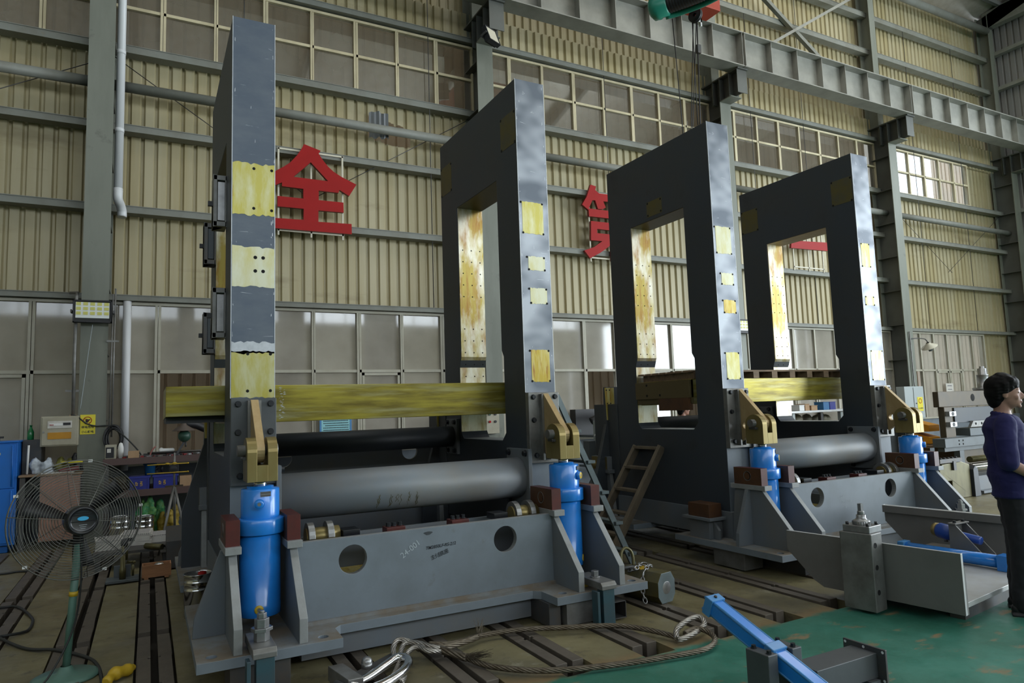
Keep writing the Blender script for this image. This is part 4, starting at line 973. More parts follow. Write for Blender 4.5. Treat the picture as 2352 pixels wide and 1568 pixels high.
# ------------------------------------------------------------------ plate frame with the spindle block, at the right
DA = Vector((.132, -.991, 0)).normalized(); A0 = Vector((4.807, 4.193, 0)); NB = Vector((.991, .132, 0)).normalized()
def TA(off=0.0):   # local x along the plate (far to near), y outwards to +X, z up
    m = Matrix((DA, NB, Vector((0, 0, 1)))).transposed().to_4x4(); m.translation = A0 + NB * off; return m
def tprism(mb, loops, T, a, b, mi=0, ms=None):   # outline in local x,z; thickness in local y
    q = MB(); q.prism(loops, 1, a, b, mi, ms)
    n = len(mb.v); mb.v += [T @ p for p in q.v]
    for f, m, s in zip(q.f, q.m, q.s): mb.f.append([i + n for i in f]); mb.m.append(m); mb.s.append(s)
    return mb
t = thing('plate_frame', 'grey welded plate frame with two upright side plates', 'machine frame', (5.8, 3.6, .08))
T = TA()
OA = [(0, .5), (0, .345), (.23, .13), (.31, .088), (1.338, .083), (1.338, .5)]
b = MB(); tprism(b, [OA], T, 0, .03, 0, 1); b.build('side_plate', ['plate_gray', 'plate_bright'], t, bevel=.002)
b = MB(); tprism(b, [[(1.318, .085), (1.338, .085), (1.338, .40), (1.318, .40)]], T, .03, .05); b.build('end_lug', 'plate_gray', t)
TB = TA(1.91)
OB = [(-.12, .5), (-.12, .34), (.08, .13), (.2, .10), (1.45, .10), (1.45, .5)]
b = MB(); tprism(b, [OB], TB, 0, .03, 0, 1); tprism(b, [[(-.12, .43), (1.45, .43), (1.45, .50), (-.12, .50)]], TB, -.04, .0, 0, 1); b.build('side_plate', ['plate_gray', 'plate_bright'], t, bevel=.003)
b = MB(); b.box(.34, 1.30, .03, 1.91, .105, .14, 0, T); b.build('floor_plate', 'plate_bright', t, bevel=.002)
b = MB(); b.box(.36, .75, 1.25, 1.80, .14, .20, 0, T); b.build('raised_pad', 'dusty_plate', t)
b = MB()
for x in (.5, 1.15): b.box(x, x + .1, .2, 1.7, 0, .105, 0, T)
b.build('skid', 'steel_dark', t)
# block with the threaded spindle
t = thing('spindle_block', 'tall steel block with a threaded spindle on top', 'machine part', (4.85, 3.5, .02))
TBk = Matrix((DA, NB, Vector((0, 0, 1)))).transposed().to_4x4(); TBk.translation = Vector((4.75, 3.367, 0))
b = MB(); b.box(-.245, 0, 0, .155, .02, .585, 0, TBk)
bo = b.build('block_body', 'steel_worn', t, bevel=.006)
b = MB(); b.box(-.2, -.045, .155, .1551, .02, .585, 0, TBk)
for z in (.16, .34, .50): b.lathe([(0, .001), (.016, .001), (.019, .003), (.02, 0)], TBk @ Vector((.0, .05, z)), DA, n=16)
b.build('bolt_hole', 'hole_black', bo)
b = MB(); b.box(-.225, -.02, .02, .20, .585, .635, 0, TBk); b.build('cap_plate', 'steel', t, bevel=.004)
for x, y in ((-.2, .045), (-.2, .175), (-.045, .045), (-.045, .175)):
    b = MB(); b.cyl(TBk @ Vector((x, y, .635)), TBk @ Vector((x, y, .655)), .0115, n=14); b.build('cap_screw', 'black', t)
c = TBk @ Vector((-.122, .11, 0))
b = MB(); b.lathe([(.062, .635), (.062, .662), (.055, .668), (.045, .67), (.034, .685), (.034, .705), (.028, .708)], c, n=30)
for k in range(22):
    a = 2 * PI * k / 22; b.box(-.004, .004, -.003, .003, .637, .660, 0, Matrix.Translation(c + Vector((.062 * math.cos(a), .062 * math.sin(a), 0))) @ Matrix.Rotation(a, 4, 'Z'))
b.build('lock_nut', 'steel', t)
b = MB()
for k in range(4): b.lathe([(.022, .708 + k * .006), (.026, .711 + k * .006), (.022, .714 + k * .006)], c, n=20)
b.lathe([(.022, .70), (.022, .735), (.0, .735)], c, n=20); b.box(-.014, .014, -.014, .014, .735, .79, 0, Matrix.Translation(c)); b.build('spindle', 'steel', t)
# hydraulic motor on its bracket, blue long cylinder
t = thing('hydraulic_motor', 'small blue hydraulic motor on a triangular bracket', 'motor', (6.45, 3.72, .2))
a, e = Vector((6.47, 3.93, .365)), Vector((6.43, 3.53, .325)); d = (e - a).normalized()
b = MB(); b.lathe([(0, .03), (.055, .03), (.068, .05), (.068, .16), (.05, .18), (.036, .19), (.036, .42), (0, .42)], a, d, n=28); b.build('motor_body', 'blue_deep', t)
b = MB(); b.lathe([(0, -.01), (.05, -.01), (.06, .0), (.06, .03), (.05, .035)], a, d, n=28); b.build('end_cap', 'bronze', t)
b = MB(); b.cyl(a + d * .1 - Vector((0, 0, .05)), a + d * .1 - Vector((0, 0, .09)), .018, n=12); b.build('oil_port', 'steel', t)
b = MB(); p = a + d * .21
b.prism([(p.y + .02, .20), (p.y + .02, .45), (p.y - .03, .45), (p.y - .26, .21), (p.y - .26, .20)], 0, p.x - .085, p.x - .07); b.prism([(p.y + .02, .20), (p.y + .02, .45), (p.y - .03, .45), (p.y - .26, .21), (p.y - .26, .20)], 0, p.x + .085, p.x + .10)
b.box(p.x - .085, p.x + .1, p.y - .0, p.y + .02, .20, .45); b.box(p.x - .1, p.x + .115, p.y - .05, p.y + .02, .445, .457); b.build('bracket', 'plate_gray', t, bevel=.002)
for x in (-.06, .07):
    b = MB(); b.hexbolt((p.x + x, p.y - .02, .457), (0, 0, 1), .014, .016); b.build('bolt', 'bolt_black', t)
t = thing('tie_rod_cylinder', 'long blue cylinder lying on the floor plate of the plate frame', 'hydraulic cylinder', (6.25, 3.65, .14))
a, e = Vector((6.22, 4.08, .205)), Vector((6.27, 3.27, .205)); d = (e - a).normalized()
b = MB(); b.cyl(a, e, .052, n=24); b.build('barrel', 'blue_paint', t)
b = MB(); b.bar(e - d * .02, e + d * .09, .125, .125); b.cyl(e + Vector((-.066, -.03, -.02)), e + Vector((-.062, -.03, -.02)), .012, n=10); b.build('end_block', 'blue_paint', t, bevel=.006)
b = MB(); b.bar(a - d * .03, a + d * .03, .12, .12); b.build('head_block', 'blue_pale', t, bevel=.006)
# ------------------------------------------------------------------ near the camera: cylinder in its trunnion bracket, box beam stub
t = thing('tie_rod_cylinder', 'pale blue square tie rod cylinder tilted up in a steel bracket', 'hydraulic cylinder', (2.92, 2.7, .24))
a, e = Vector((2.885, 3.095, .452)), Vector((2.925, 2.17, .09)); d = (e - a).normalized(); up = Vector((0, 0, 1)); s = d.cross(up).normalized(); u = s.cross(d)
def oct_(h): c = h * .78; return [(-h, -c), (-c, -h), (c, -h), (h, -c), (h, c), (c, h), (-c, h), (-h, c)]
b = MB(); vs = [a + d * .05 + s * x + u * z for x, z in oct_(.042)] + [e + s * x + u * z for x, z in oct_(.042)]
b.add(vs, [(i, (i + 1) % 8, 8 + (i + 1) % 8, 8 + i) for i in range(8)]); b.build('barrel', 'blue_paint', t)
for x, z in ((-.036, -.036), (.036, -.036), (-.036, .036), (.036, .036)):
    b = MB(); b.cyl(a + s * x + u * z - d * .012, e + s * x + u * z, .0085, n=10); b.build('tie_rod', 'blue_pale', t)
b = MB(); b.bar(a, a + d * .055, .105, .105, up=u); b.cyl(a + d * .028 + u * .052, a + d * .028 + u * .062, .01, n=10, mi=1); b.build('head_block', ['blue_pale', 'black'], t, bevel=.004)
k = a + d * .43
b = MB(); b.bar(k, k + d * .06, .11, .11, up=u); b.build('trunnion_block', 'blue_pale', t, bevel=.005)
t = thing('trunnion_bracket', 'dark grey steel bracket carrying the pale blue tilted cylinder', 'bracket', (k.x, k.y, 0))
for sg in (-1, 1):
    c = k + d * .03 + s * sg * .093
    b = MB(); b.box(c.x - .034, c.x + .034, c.y - .075, c.y + .075, 0, c.z + .035); bo = b.build('cheek', 'box_gray', t, bevel=.004)
    for q in (-.05, .05):
        b = MB(); b.hexbolt((c.x, c.y + q, c.z + .035), (0, 0, 1), .013, .014); b.build('bolt', 'bolt_black', bo)
    b = MB(); b.prism([(c.y - .055, .02), (c.y - .12, .02), (c.y - .075, .17), (c.y - .075, .02)][:1] + [(c.y - .14, .02), (c.y - .075, .15), (c.y - .075, .02)], 0, c.x - .008, c.x + .008); b.build('rib', 'box_gray', t)
b = MB(); b.box(k.x - .16, k.x + .16, k.y - .14, k.y + .1, 0, .022); b.build('foot_plate', 'box_gray', t, bevel=.003)
t = thing('box_beam', 'dark grey box beam with a bolted end flange on the green floor', 'beam', (3.35, 2.65, .04))
b = MB(); b.box(3.11, 3.60, 2.575, 2.735, .055, .185); b.build('box_section', 'box_gray', t, bevel=.003)
b = MB(); b.box(3.60, 3.616, 2.525, 2.785, .03, .212)
for y in (2.54, 2.655, 2.77):
    for z in (.045, .197): b.lathe([(0, .001), (.008, .001)], (3.6, y, z), (-1, 0, 0), n=12, mi=1); b.lathe([(0, .001), (.008, .001)], (3.616, y, z), (1, 0, 0), n=12, mi=1)
b.build('end_flange', ['steel_dark', 'white'], t, bevel=.002)
b = MB(); b.box(3.2, 3.28, 2.55, 2.76, 0, .055); b.box(3.5, 3.58, 2.55, 2.76, 0, .055); b.build('support_foot', 'box_gray', t)
# ------------------------------------------------------------------ wire rope sling with its shackle and lug plate
t = thing('wire_rope_sling', 'twisted wire rope sling lying across the floor rails', 'rope', (2.4, 4.0, .02))
up_ = [(1.663, 4.436, .075), (1.819, 4.401, .06), (2.084, 4.486, .045), (2.36, 4.423, .05), (2.64, 4.292, .05), (2.967, 4.118, .05), (3.115, 3.917, .04), (3.178, 3.723, .035)]
lo_ = [(1.663, 4.436, .07), (1.741, 4.288, .06), (1.804, 4.155, .045), (1.889, 3.951, .035), (2.126, 3.722, .034), (2.504, 3.583, .03), (2.943, 3.497, .03), (3.181, 3.48, .03), (3.339, 3.554, .035), (3.395, 3.667, .045), (3.353, 3.745, .06), (3.238, 3.735, .05)]
eye_ = [(3.14, 3.7, .04), (3.23, 3.80, .06), (3.38, 3.86, .08), (3.49, 3.86, .085), (3.46, 3.78, .06), (3.338, 3.728, .045), (3.198, 3.693, .036), (3.14, 3.7, .034)]
b = MB(); b.rope(up_, .018, twist=14); b.build('upper_run', 'wire_rope', t)
b = MB(); b.rope(lo_, .018, twist=14); b.build('lower_run', 'wire_rope', t)
b = MB(); b.rope(eye_, .020, twist=14); b.build('far_eye', 'rope_bright', t)
b = MB(); b.rope([(1.73, 4.33, .06), (1.65, 4.31, .09), (1.567, 4.419, .105), (1.507, 4.459, .10), (1.443, 4.358, .08), (1.382, 4.218, .06), (1.30, 4.08, .05), (1.2, 3.98, .04)], .018, twist=14)
b.rope([(1.72, 4.30, .055), (1.601, 4.272, .09), (1.559, 4.356, .10), (1.483, 4.331, .085), (1.416, 4.196, .055), (1.37, 4.08, .035), (1.33, 4.02, .03)], .017, twist=14)
b.rope([(1.60, 4.44, .05), (1.53, 4.46, .11), (1.47, 4.49, .12), (1.416, 4.42, .10), (1.39, 4.30, .06)], .018, twist=14); b.build('near_eye', 'rope_bright', t)
b = MB(); b.rope([(1.62, 4.40, .08), (1.74, 4.36, .06), (1.95, 4.43, .05), (2.04, 4.475, .045)], .021); b.rope([(1.65, 4.36, .075), (1.72, 4.27, .065), (1.80, 4.13, .05)], .024); b.build('splice', 'wire_rope', t)
b = MB(); rnd = random.Random(2)
for c0, dd, n_ in (((2.05, 4.48, .06), (.03, .05, .05), 34), ((1.81, 4.11, .06), (.07, -.09, .02), 60)):
    b = MB()
    for i in range(n_):
        p = Vector(c0) + Vector([rnd.uniform(-.02, .02) for _ in range(3)]); q = p + Vector(dd) * rnd.uniform(.5, 1.3) + Vector([rnd.uniform(-.03, .03) for _ in range(3)]); q.z = max(q.z, .012); b.cyl(p, q, .0012, n=3, caps=False)
    b.build('frayed_wires', 'wire_rope', t)
t = thing('lifting_shackle', 'bright steel bow shackle holding the sling eye', 'shackle', (1.2, 4.05, .03))
b = MB(); pts = [Vector((1.12, 3.94, .06)), Vector((1.25, 4.0, .06)), Vector((1.38, 4.10, .07)), Vector((1.44, 4.2, .085)), Vector((1.40, 4.27, .09)), Vector((1.30, 4.22, .075)), Vector((1.17, 4.13, .06)), Vector((1.04, 4.05, .06))]
b.tube(resample(pts, .03), .028, n=14); b.build('bow', 'chrome', t)
b = MB(); b.cyl((1.08, 3.86, .06), (.98, 4.14, .06), .022, n=16); b.ball((1.09, 3.84, .06), .034); b.build('pin', 'steel', t)
t = thing('lug_plate', 'flat steel lifting bar beneath the shackle', 'bar', (1.15, 4.17, .014))
b = MB(); b.bar((1.42, 4.40, .045), (.80, 3.98, .045), .07, .05); b.build('bar', 'steel_dark', t, bevel=.004)
b = MB(); b.cyl((1.20, 4.27, .06), (1.20, 4.27, .10), .034, n=18); b.ball((1.20, 4.27, .10), .034); b.build('stud', 'steel', t)
b = MB(); b.prism([(.98, 4.34), (1.07, 4.34), (1.12, 4.05), (1.03, 4.05)], 2, .014, .10); solo(b, 'steel_bar', 'steel_worn', 'short square steel bar lying before the base plate', 'bar', bevel=.006)
# test weight with shackle and chain
t = thing('lifting_weight', 'octagonal steel weight on the floor rails, worn yellow paint', 'weight', (3.68, 4.68, .014))
ax0, ax1 = Vector((3.62, 4.85, .135)), Vector((3.70, 4.45, .135)); d = (ax1 - ax0).normalized(); s = d.cross(Vector((0, 0, 1))); u = Vector((0, 0, 1))
b = MB(); o8 = [(-.105, -.06), (-.065, -.118), (.065, -.118), (.105, -.06), (.105, .05), (.06, .118), (-.06, .118), (-.105, .05)]
vs = [ax0 + s * x + u * z for x, z in o8] + [ax1 + s * x + u * z for x, z in o8]
b.add(vs, [(i, (i + 1) % 8, 8 + (i + 1) % 8, 8 + i) for i in range(8)], 0); b.add(vs[8:], [list(range(8))], 1); b.add(vs[:8], [list(range(8))[::-1]], 1)
b.build('weight_body', ['dull_pad', 'ladder_steel'], t, bevel=.004)
b = MB(); b.bar(ax0 + d * .1 + u * .118, ax0 + d * .2 + u * .118, .12, .006); b.build('yellow_patch', 'tape_yellow', t)
b = MB(); b.lathe([(0, .004), (.045, .002), (.05, 0)], ax1, d, n=24); b.build('centre_mark', 'steel', t)
t = thing('bow_shackle', 'gold coloured bow shackle standing on the octagonal weight', 'shackle', (3.56, 4.72, .25))
q0 = Vector((3.545, 4.74, .26)); b = MB()
b.tube(resample([q0 + Vector((-.055, 0, 0)), q0 + Vector((-.062, .01, .07)), q0 + Vector((-.045, .02, .13)), q0 + Vector((0, .025, .155)), q0 + Vector((.045, .02, .13)), q0 + Vector((.062, .01, .07)), q0 + Vector((.055, 0, 0))], .02), .013, n=10)
b.build('bow', 'coil_brass', t)
b = MB(); b.cyl(q0 + Vector((-.08, 0, 0)), q0 + Vector((.08, 0, 0)), .015, n=12); b.build('pin', 'steel_dark', t)
t = thing('chain', 'short steel chain piled over the octagonal weight', 'chain', (3.62, 4.68, .2))
path = resample([(3.545, 4.74, .235), (3.56, 4.66, .262), (3.63, 4.70, .275), (3.70, 4.75, .27), (3.74, 4.68, .262), (3.66, 4.63, .272), (3.58, 4.58, .25), (3.535, 4.55, .17), (3.53, 4.54, .10), (3.52, 4.5, .035)], .04)
for i, (p, q) in enumerate(zip(path, path[1:])):
    if i > 34: break
    dd = (q - p).normalized(); s_ = dd.orthogonal().normalized(); s_ = (Matrix.Rotation(i * PI / 2, 3, dd) @ s_); c = (p + q) / 2
    b = MB(); b.tube([c + dd * (.026 * math.cos(a)) + s_ * (.015 * math.sin(a)) for a in [k * PI / 6 for k in range(12)]], .0055, n=6, closed=True); b.build('link', 'steel', t)
# ladders
t = thing('step_ladder', 'worn wooden step ladder leaning on the third housing', 'ladder', (4.75, 6.5, 0), group=None)
r1 = (Vector((5.165, 6.17, 1.12)), Vector((4.60, 6.40, .0))); r2 = (Vector((5.165, 6.62, 1.11)), Vector((4.60, 6.86, .0)))
for r_ in (r1, r2):
    b = MB(); b.bar(r_[0], r_[1], .045, .10, up=(1, 0, .5)); b.build('rail', 'ladder_wood', t, bevel=.003)
for f in (.0, .20, .42, .64, .84):
    p = r1[0].lerp(r1[1], f + .015); q = r2[0].lerp(r2[1], f + .015); b = MB(); b.box(p.x - .05, p.x + .045, p.y, q.y, p.z - .018, p.z + .012); b.build('tread', 'ladder_wood', t, bevel=.003)
t = thing('steel_ladder', 'blue grey steel ladder leaning towards the second housing', 'ladder', (4.3, 5.8, 0))
f1 = (Vector((4.34, 5.715, 0)), Vector((3.60, 5.86, 1.72))); f2 = (Vector((4.34, 6.10, 0)), Vector((3.60, 6.2, 1.72)))
for r_ in (f1, f2):
    b = MB(); b.bar(r_[0], r_[1], .028, .06, up=(1, 0, .4)); b.build('rail', 'ladder_steel', t, bevel=.002)
for f in (.07, .25, .43, .61, .79):
    p = f1[0].lerp(f1[1], f); q = f2[0].lerp(f2[1], f); b = MB(); b.bar(p + Vector((.03, -.05, 0)), q + Vector((.03, .04, 0)), .085, .03); b.build('tread', 'ladder_steel', t, bevel=.002)

# ------------------------------------------------------------------ things beyond the second base
t = thing('roll_machine', 'rust brown machine with a dark cross slide behind the man in blue', 'machine', (15.5, 8.8, 0))
b = MB(); b.box(14.52, 17.2, 8.5, 8.62, 1.34, 1.665); b.lathe([(0, .002), (.075, .002), (.08, 0)], (15.77, 8.5, 1.52), (0, -1, 0), n=20, mi=1); b.build('top_beam', ['rust_machine', 'hole_black'], t, bevel=.01)
b = MB(); b.lathe([(.20, 1.665), (.22, 1.71), (.20, 1.73), (.115, 1.73), (.115, 2.0), (.125, 2.01), (.09, 2.02), (.09, 2.15), (.05, 2.16), (.05, 2.2), (0, 2.2)], (16.42, 8.60, 0), n=24); b.build('top_cylinder', 'steel', t)
for x0, x1 in ((14.6, 14.95), (16.9, 17.2)):
    b = MB(); b.box(x0, x1, 8.45, 8.58, .55, 1.34); b.build('upright', 'rust_machine', t, bevel=.01)
b = MB(); b.box(14.9, 16.9, 8.42, 8.56, 1.0, 1.32); b.build('cross_slide', 'side_paint', t, bevel=.008)
for z in (1.20, .98):
    b = MB(); b.box(14.62, 14.86, 8.36, 8.46, z - .05, z + .05); b.build('guide_block', 'steel', t, bevel=.004); b = MB(); b.cyl((14.74, 8.355, z), (14.74, 8.37, z), .04, n=14); b.build('guide_screw', 'black', t)
b = MB(); b.prism([(15.3, .90), (15.42, 1.03), (16.8, 1.03), (16.8, .90)], 1, 8.34, 8.40)
for x in (15.5, 15.72, 15.94): b.cyl((x, 8.335, .97), (x, 8.345, .97), .028, n=12, mi=1)
b.build('lower_jaw', ['steel_worn', 'hole_black'], t, bevel=.004)
b = MB(); b.box(15.3, 16.9, 8.36, 8.7, .72, .88); b.build('tool_bed', 'machine_gray', t, bevel=.005)
b = MB(); b.cyl((15.7, 8.5, .66), (16.8, 8.5, .66), .055, n=14); b.build('roller', 'paper', t)
b = MB(); b.box(14.1, 17.2, 8.2, 8.45, .54, .715); b.box(14.2, 17.0, 8.28, 8.42, .45, .54)
for x in (14.58, 14.72):
    for z in (.59, .66): b.cyl((x, 8.196, z), (x, 8.2, z), .02, n=10, mi=1)
b.build('table_beam', ['machine_gray', 'hole_black'], t, bevel=.006)
b = MB(); b.box(14.9, 16.9, 8.35, 8.5, .1, .45); b.build('apron', 'rust_machine', t)
for x in (14.75, 16.8):
    b = MB(); b.box(x, x + .15, 8.3, 8.42, 0, .5); b.build('leg', 'machine_gray', t)
t = thing('roll_stand', 'brass coloured curved roll stand beside the second base', 'machine', (11.1, 6.4, 0))
b = MB(); prof = [(10.62, .0), (10.62, .46), (10.70, .54), (11.2, .56), (11.42, .50), (11.42, -.0)]
b.prism([prof, [(10.66, .05), (10.66, .28), (10.92, .28), (10.92, .05)]], 1, 6.3, 6.55); b.build('roll_body', 'coil_brass', t, bevel=.01)
b = MB(); b.prism([(11.44, 0), (11.44, .42), (11.5, .48), (11.57, .42), (11.6, 0)], 1, 6.26, 6.55); b.build('dark_guard', 'side_paint', t, bevel=.006)
b = MB(); b.box(10.62, 11.2, 6.28, 6.36, .56, .62); b.box(10.95, 11.02, 6.27, 6.35, .44, .58); b.build('top_rail', 'steel_dark', t)
for k in range(5):
    b = MB(); b.cyl((10.70 + k * .1, 6.32, .62), (10.70 + k * .1, 6.32, .64), .018, n=10); b.build('bolt', 'black', t)
t = thing('bright_roller_table', 'roller table with bright polished rolls beyond the roll stand', 'machine', (12.8, 6.6, 0))
b = MB(); b.cyl((11.8, 6.5, .40), (14.2, 6.5, .40), .075, n=18); b.build('roll', 'chrome', t)
b = MB(); b.cyl((11.8, 6.5, .54), (14.2, 6.5, .54), .05, n=18); b.build('roll', 'coil_brass', t)
b = MB(); b.box(11.75, 14.3, 6.4, 6.7, .0, .28); b.box(11.75, 14.3, 6.3, 6.4, .02, .06); b.build('bed', 'base_side', t)
for k in range(2):
    b = MB(); z = .52 + k * .27; b.prism([(9.3, z), (9.75, z), (9.75, z + .25), (9.3, z + .14)], 0, 15.42, 15.82); 
    solo(b, 'storage_bin', 'crate_orange', ['lower orange storage bin beyond the last blue cylinder', 'upper orange storage bin of the two stacked beyond the last cylinder'][k], 'bin', 'orange storage bins')
b = MB(); b.box(15.2, 16.6, 9.2, 9.9, .44, .50); b.box(15.3, 15.4, 9.3, 9.8, 0, .44); b.box(16.4, 16.5, 9.3, 9.8, 0, .44); solo(b, 'work_table', 'pallet_wood', 'low wooden table under the orange bins', 'table')
b = MB(); b.box(20.15, 20.5, 11.545, 11.55, 1.68, 1.92); b.box(20.22, 20.43, 11.543, 11.545, 1.84, 1.86, 1); b.box(20.22, 20.43, 11.543, 11.545, 1.74, 1.755, 1); solo(b, 'paper_notice', ['paper', 'paper_ink'], 'small paper notice on the far low window', 'notice')
# bench against the wall, seen through the fourth housing
t = thing('workbench', 'steel workbench against the wall, seen through the fourth housing window', 'workbench', (13.4, 10.8, 0))
b = MB(); b.box(12.4, 15.6, 10.45, 11.3, 1.30, 1.345); b.build('bench_top', 'plate_bright', t, bevel=.005)
for x in (12.5, 13.42, 14.1, 15.4):
    b = MB(); b.box(x, x + .08, 10.5, 10.58, 0, 1.3); b.build('leg', 'steel_dark' if x == 13.42 else 'panel_gray', t)
b = MB(); b.box(12.4, 15.6, 10.9, 11.3, .9, .94); b.build('lower_shelf', 'dado', t)
for i, (x, wd, h, m, l) in enumerate(((12.86, .16, .12, 'white', 'white box with green print at the left end of the far bench'), (13.05, .14, .14, 'carton', 'small carton on the far bench'), (13.25, .2, .10, 'carton', 'low carton with a black tool on the far bench'), (13.66, .20, .17, 'bucket_blue', 'bright blue parts box on the far bench'), (13.88, .2, .17, 'crate_blue', 'deep blue parts box on the far bench'))):
    b = MB(); b.box(x, x + wd, 10.6, 10.85, 1.345, 1.345 + h); b.box(x - .008, x + wd + .008, 10.592, 10.858, 1.345 + h, 1.357 + h)
    solo(b, 'parts_box', m, l, 'box', 'boxes on the far bench', bevel=.004)
b = MB()
for i in range(14): b.ball((12.9 + rnd.uniform(0, 1.4), 11.05 + rnd.uniform(-.1, .1), 1.08 + rnd.uniform(-.03, .1)), rnd.uniform(.09, .17), n=10)
solo(b, 'filled_sack', 'box_beige', 'pale filled sacks lying under the far bench', 'sack', kind='stuff')
for x, m in ((12.9, 'black'), (13.45, 'crate_blue')):
    b = MB(); b.box(x, x + .5, 10.7, 10.95, .94, 1.06); solo(b, 'tool_tray', m, 'dark tool roll on the lower shelf of the far bench' if m == 'black' else 'blue tray on the lower shelf of the far bench', 'tray', bevel=.02)
# cabinet with hoses behind the second housing
t = thing('hose_rack', 'dark rack with a coiled black hose beyond the second blue cylinder', 'rack', (7.9, 10.9, 0))
b = MB(); b.box(7.4, 9.0, 10.7, 11.3, 1.02, 1.06); b.box(7.4, 9.0, 10.7, 11.3, .45, .49)
for x in (7.42, 8.9): b.box(x, x + .06, 10.7, 10.76, 0, 1.02)
b.build('rack_frame', 'machine_gray', t)
b = MB(); b.tube(resample([(7.45, 10.9, 1.32), (7.7, 10.85, 1.42), (8.1, 10.9, 1.40), (8.5, 10.9, 1.25), (8.55, 10.9, 1.1)], .05), .07, n=12); b.box(7.3, 8.5, 11.2, 11.4, 1.06, 1.55); b.build('hose', 'black', t)
t = thing('control_stand', 'small grey control box on a stand behind the second blue cylinder', 'control box', (5.6, 8.0, 0))
b = MB(); b.box(5.42, 5.52, 8.0, 8.15, .85, 1.12); b.build('box', 'machine_gray', t); b = MB(); b.box(5.53, 5.56, 8.0, 8.05, 0, 1.4); b.build('post', 'panel_gray', t)
b = MB(); b.tube(resample([(5.5, 7.98, 1.2), (5.72, 7.95, 1.14), (5.76, 7.95, .98), (5.65, 7.97, .82)], .03), .012, n=8); b.build('white_hose', 'white', t)
# switch box on the column behind the second housing, loose cable loops
t = thing('switch_box', 'pale push button box seen under the brass beam in the second housing window', 'switch', (5.36, 11.0, 1.25))
b = MB(); b.box(5.22, 5.52, 10.95, 11.08, 1.18, 1.62); b.build('box', 'box_beige', t, bevel=.005)
for i in range(4):
    b = MB(); x = 5.44 if i % 2 else 5.33; z = 1.52 - (i // 2) * .13; b.cyl((x, 10.95, z), (x, 10.93, z), .022, n=12); b.build('push_button', ['dark_green', 'black', 'sign_red', 'black'][i], t)
# ------------------------------------------------------------------ pedestal fan at the left
t = thing('pedestal_fan', 'large wire caged pedestal fan with a green pole', 'fan', (-.435, 5.35, 0))
b = MB(); b.lathe([(0, .0), (.185, 0), (.19, .012), (.16, .026), (.05, .04), (.034, .07), (.03, .075)], (-.435, 5.35, 0), n=40); b.build('base', 'fan_green', t)
b = MB(); b.cyl((-.435, 5.35, .03), (-.383, 5.33, .86), .0225, n=18); b.build('pole', 'fan_green', t)
b = MB(); p = Vector((-.435, 5.35, .03)).lerp(Vector((-.383, 5.33, .86)), .57); q = Vector((-.435, 5.35, .03)).lerp(Vector((-.383, 5.33, .86)), .605); b.cyl(p, q, .026, n=18); b.build('tape_wrap', 'tape_yellow', t)
AXF = Vector((.24, -.96, .04)).normalized(); FC = Vector((-.395, 5.33, .985)); sF = AXF.cross(Vector((0, 0, 1))).normalized(); uF = sF.cross(AXF)
def fp(r, a, h): return FC + AXF * h + (sF * math.cos(a) + uF * math.sin(a)) * r
b = MB()
def dome(r): return .115 * (1 - (r / .375) ** 2.4)
for side in (1, -1):
    for k in range(19):
        r = .375 - k * .0158
        if r < .085: break
        b.tube([fp(r, a * PI / 24, side * (.012 + dome(r))) for a in range(48)], .0020 if k else .0034, 4, closed=True)
    for k in range(10):
        a = k * PI / 5 + .15; b.tube([fp(r, a, side * (.014 + dome(r))) for r in (.375, .34, .30, .25, .2, .15, .1, .07)], .0024, 4)
b.tube([fp(.376, a * PI / 32, 0) for a in range(64)], .004, 6, closed=True)
b.build('wire_cage', 'wire_gray', t)
for k in range(5):
    a = 2 * PI * k / 5; b = MB(); c = fp(.374, a + .5, 0); b.box(-.012, .012, -.012, .012, -.008, .008, 0, Matrix.Translation(c)); b.build('cage_clip', 'white', t)
for k in range(3):
    b = MB(); a0 = 2 * PI * k / 3 + .4; vs = []
    for i in range(8):
        r = .05 + i * .038
        for s_, h in ((-.24 - .01 * i, .03), (.24, -.03)): vs.append(fp(r, a0 + s_ * (1 - .35 * i / 7), h - .02))
    b.add(vs, [(2 * i, 2 * i + 1, 2 * i + 3, 2 * i + 2) for i in range(7)], 0, True); bo = b.build('blade', 'black', t); m = bo.modifiers.new('thick', 'SOLIDIFY'); m.thickness = .003
b = MB(); b.lathe([(0, -.05), (.05, -.05), (.085, .03), (.092, .06), (.092, .16), (.085, .185), (.076, .195), (.074, .19), (.06, .186), (0, .186)], FC, AXF, n=40); b.build('motor_housing', 'black_gloss', t)
b = MB()
for i in range(5):
    z = .048 - i * .013; hw = math.sqrt(max(.0, .068 ** 2 - z * z))
    if abs(i - 2.5) < 1: continue
    c = FC + AXF * .1875 + uF * z; b.add([c - sF * hw - uF * .003, c + sF * hw - uF * .003, c + sF * hw + uF * .003, c - sF * hw + uF * .003], [(0, 1, 2, 3)])
b.build('vent_slot', 'hole_black', t)
b = MB(); c = FC + AXF * .1885 + uF * .014; b.add([c + sF * (.031 * math.cos(a)) + uF * (.013 * math.sin(a)) for a in [i * PI / 12 for i in range(24)]], [list(range(24))]); b.build('blue_badge', 'badge_blue', t)
b = MB(); c = FC + AXF * .1885 - uF * .026
for i in range(3): b.add([c + sF * x + uF * z for x, z in ((-.022 + .004 * i, -.011 * i), (.022 - .004 * i, -.011 * i), (.022 - .004 * i, .002 - .011 * i), (-.022 + .004 * i, .002 - .011 * i))], [(0, 1, 2, 3)])
b.build('printed_label', 'chalk', t)
b = MB(); b.bar((-.383, 5.33, .84), FC - uF * .09 + AXF * .03, .05, .05); b.build('tilt_joint', 'black', t, bevel=.004)
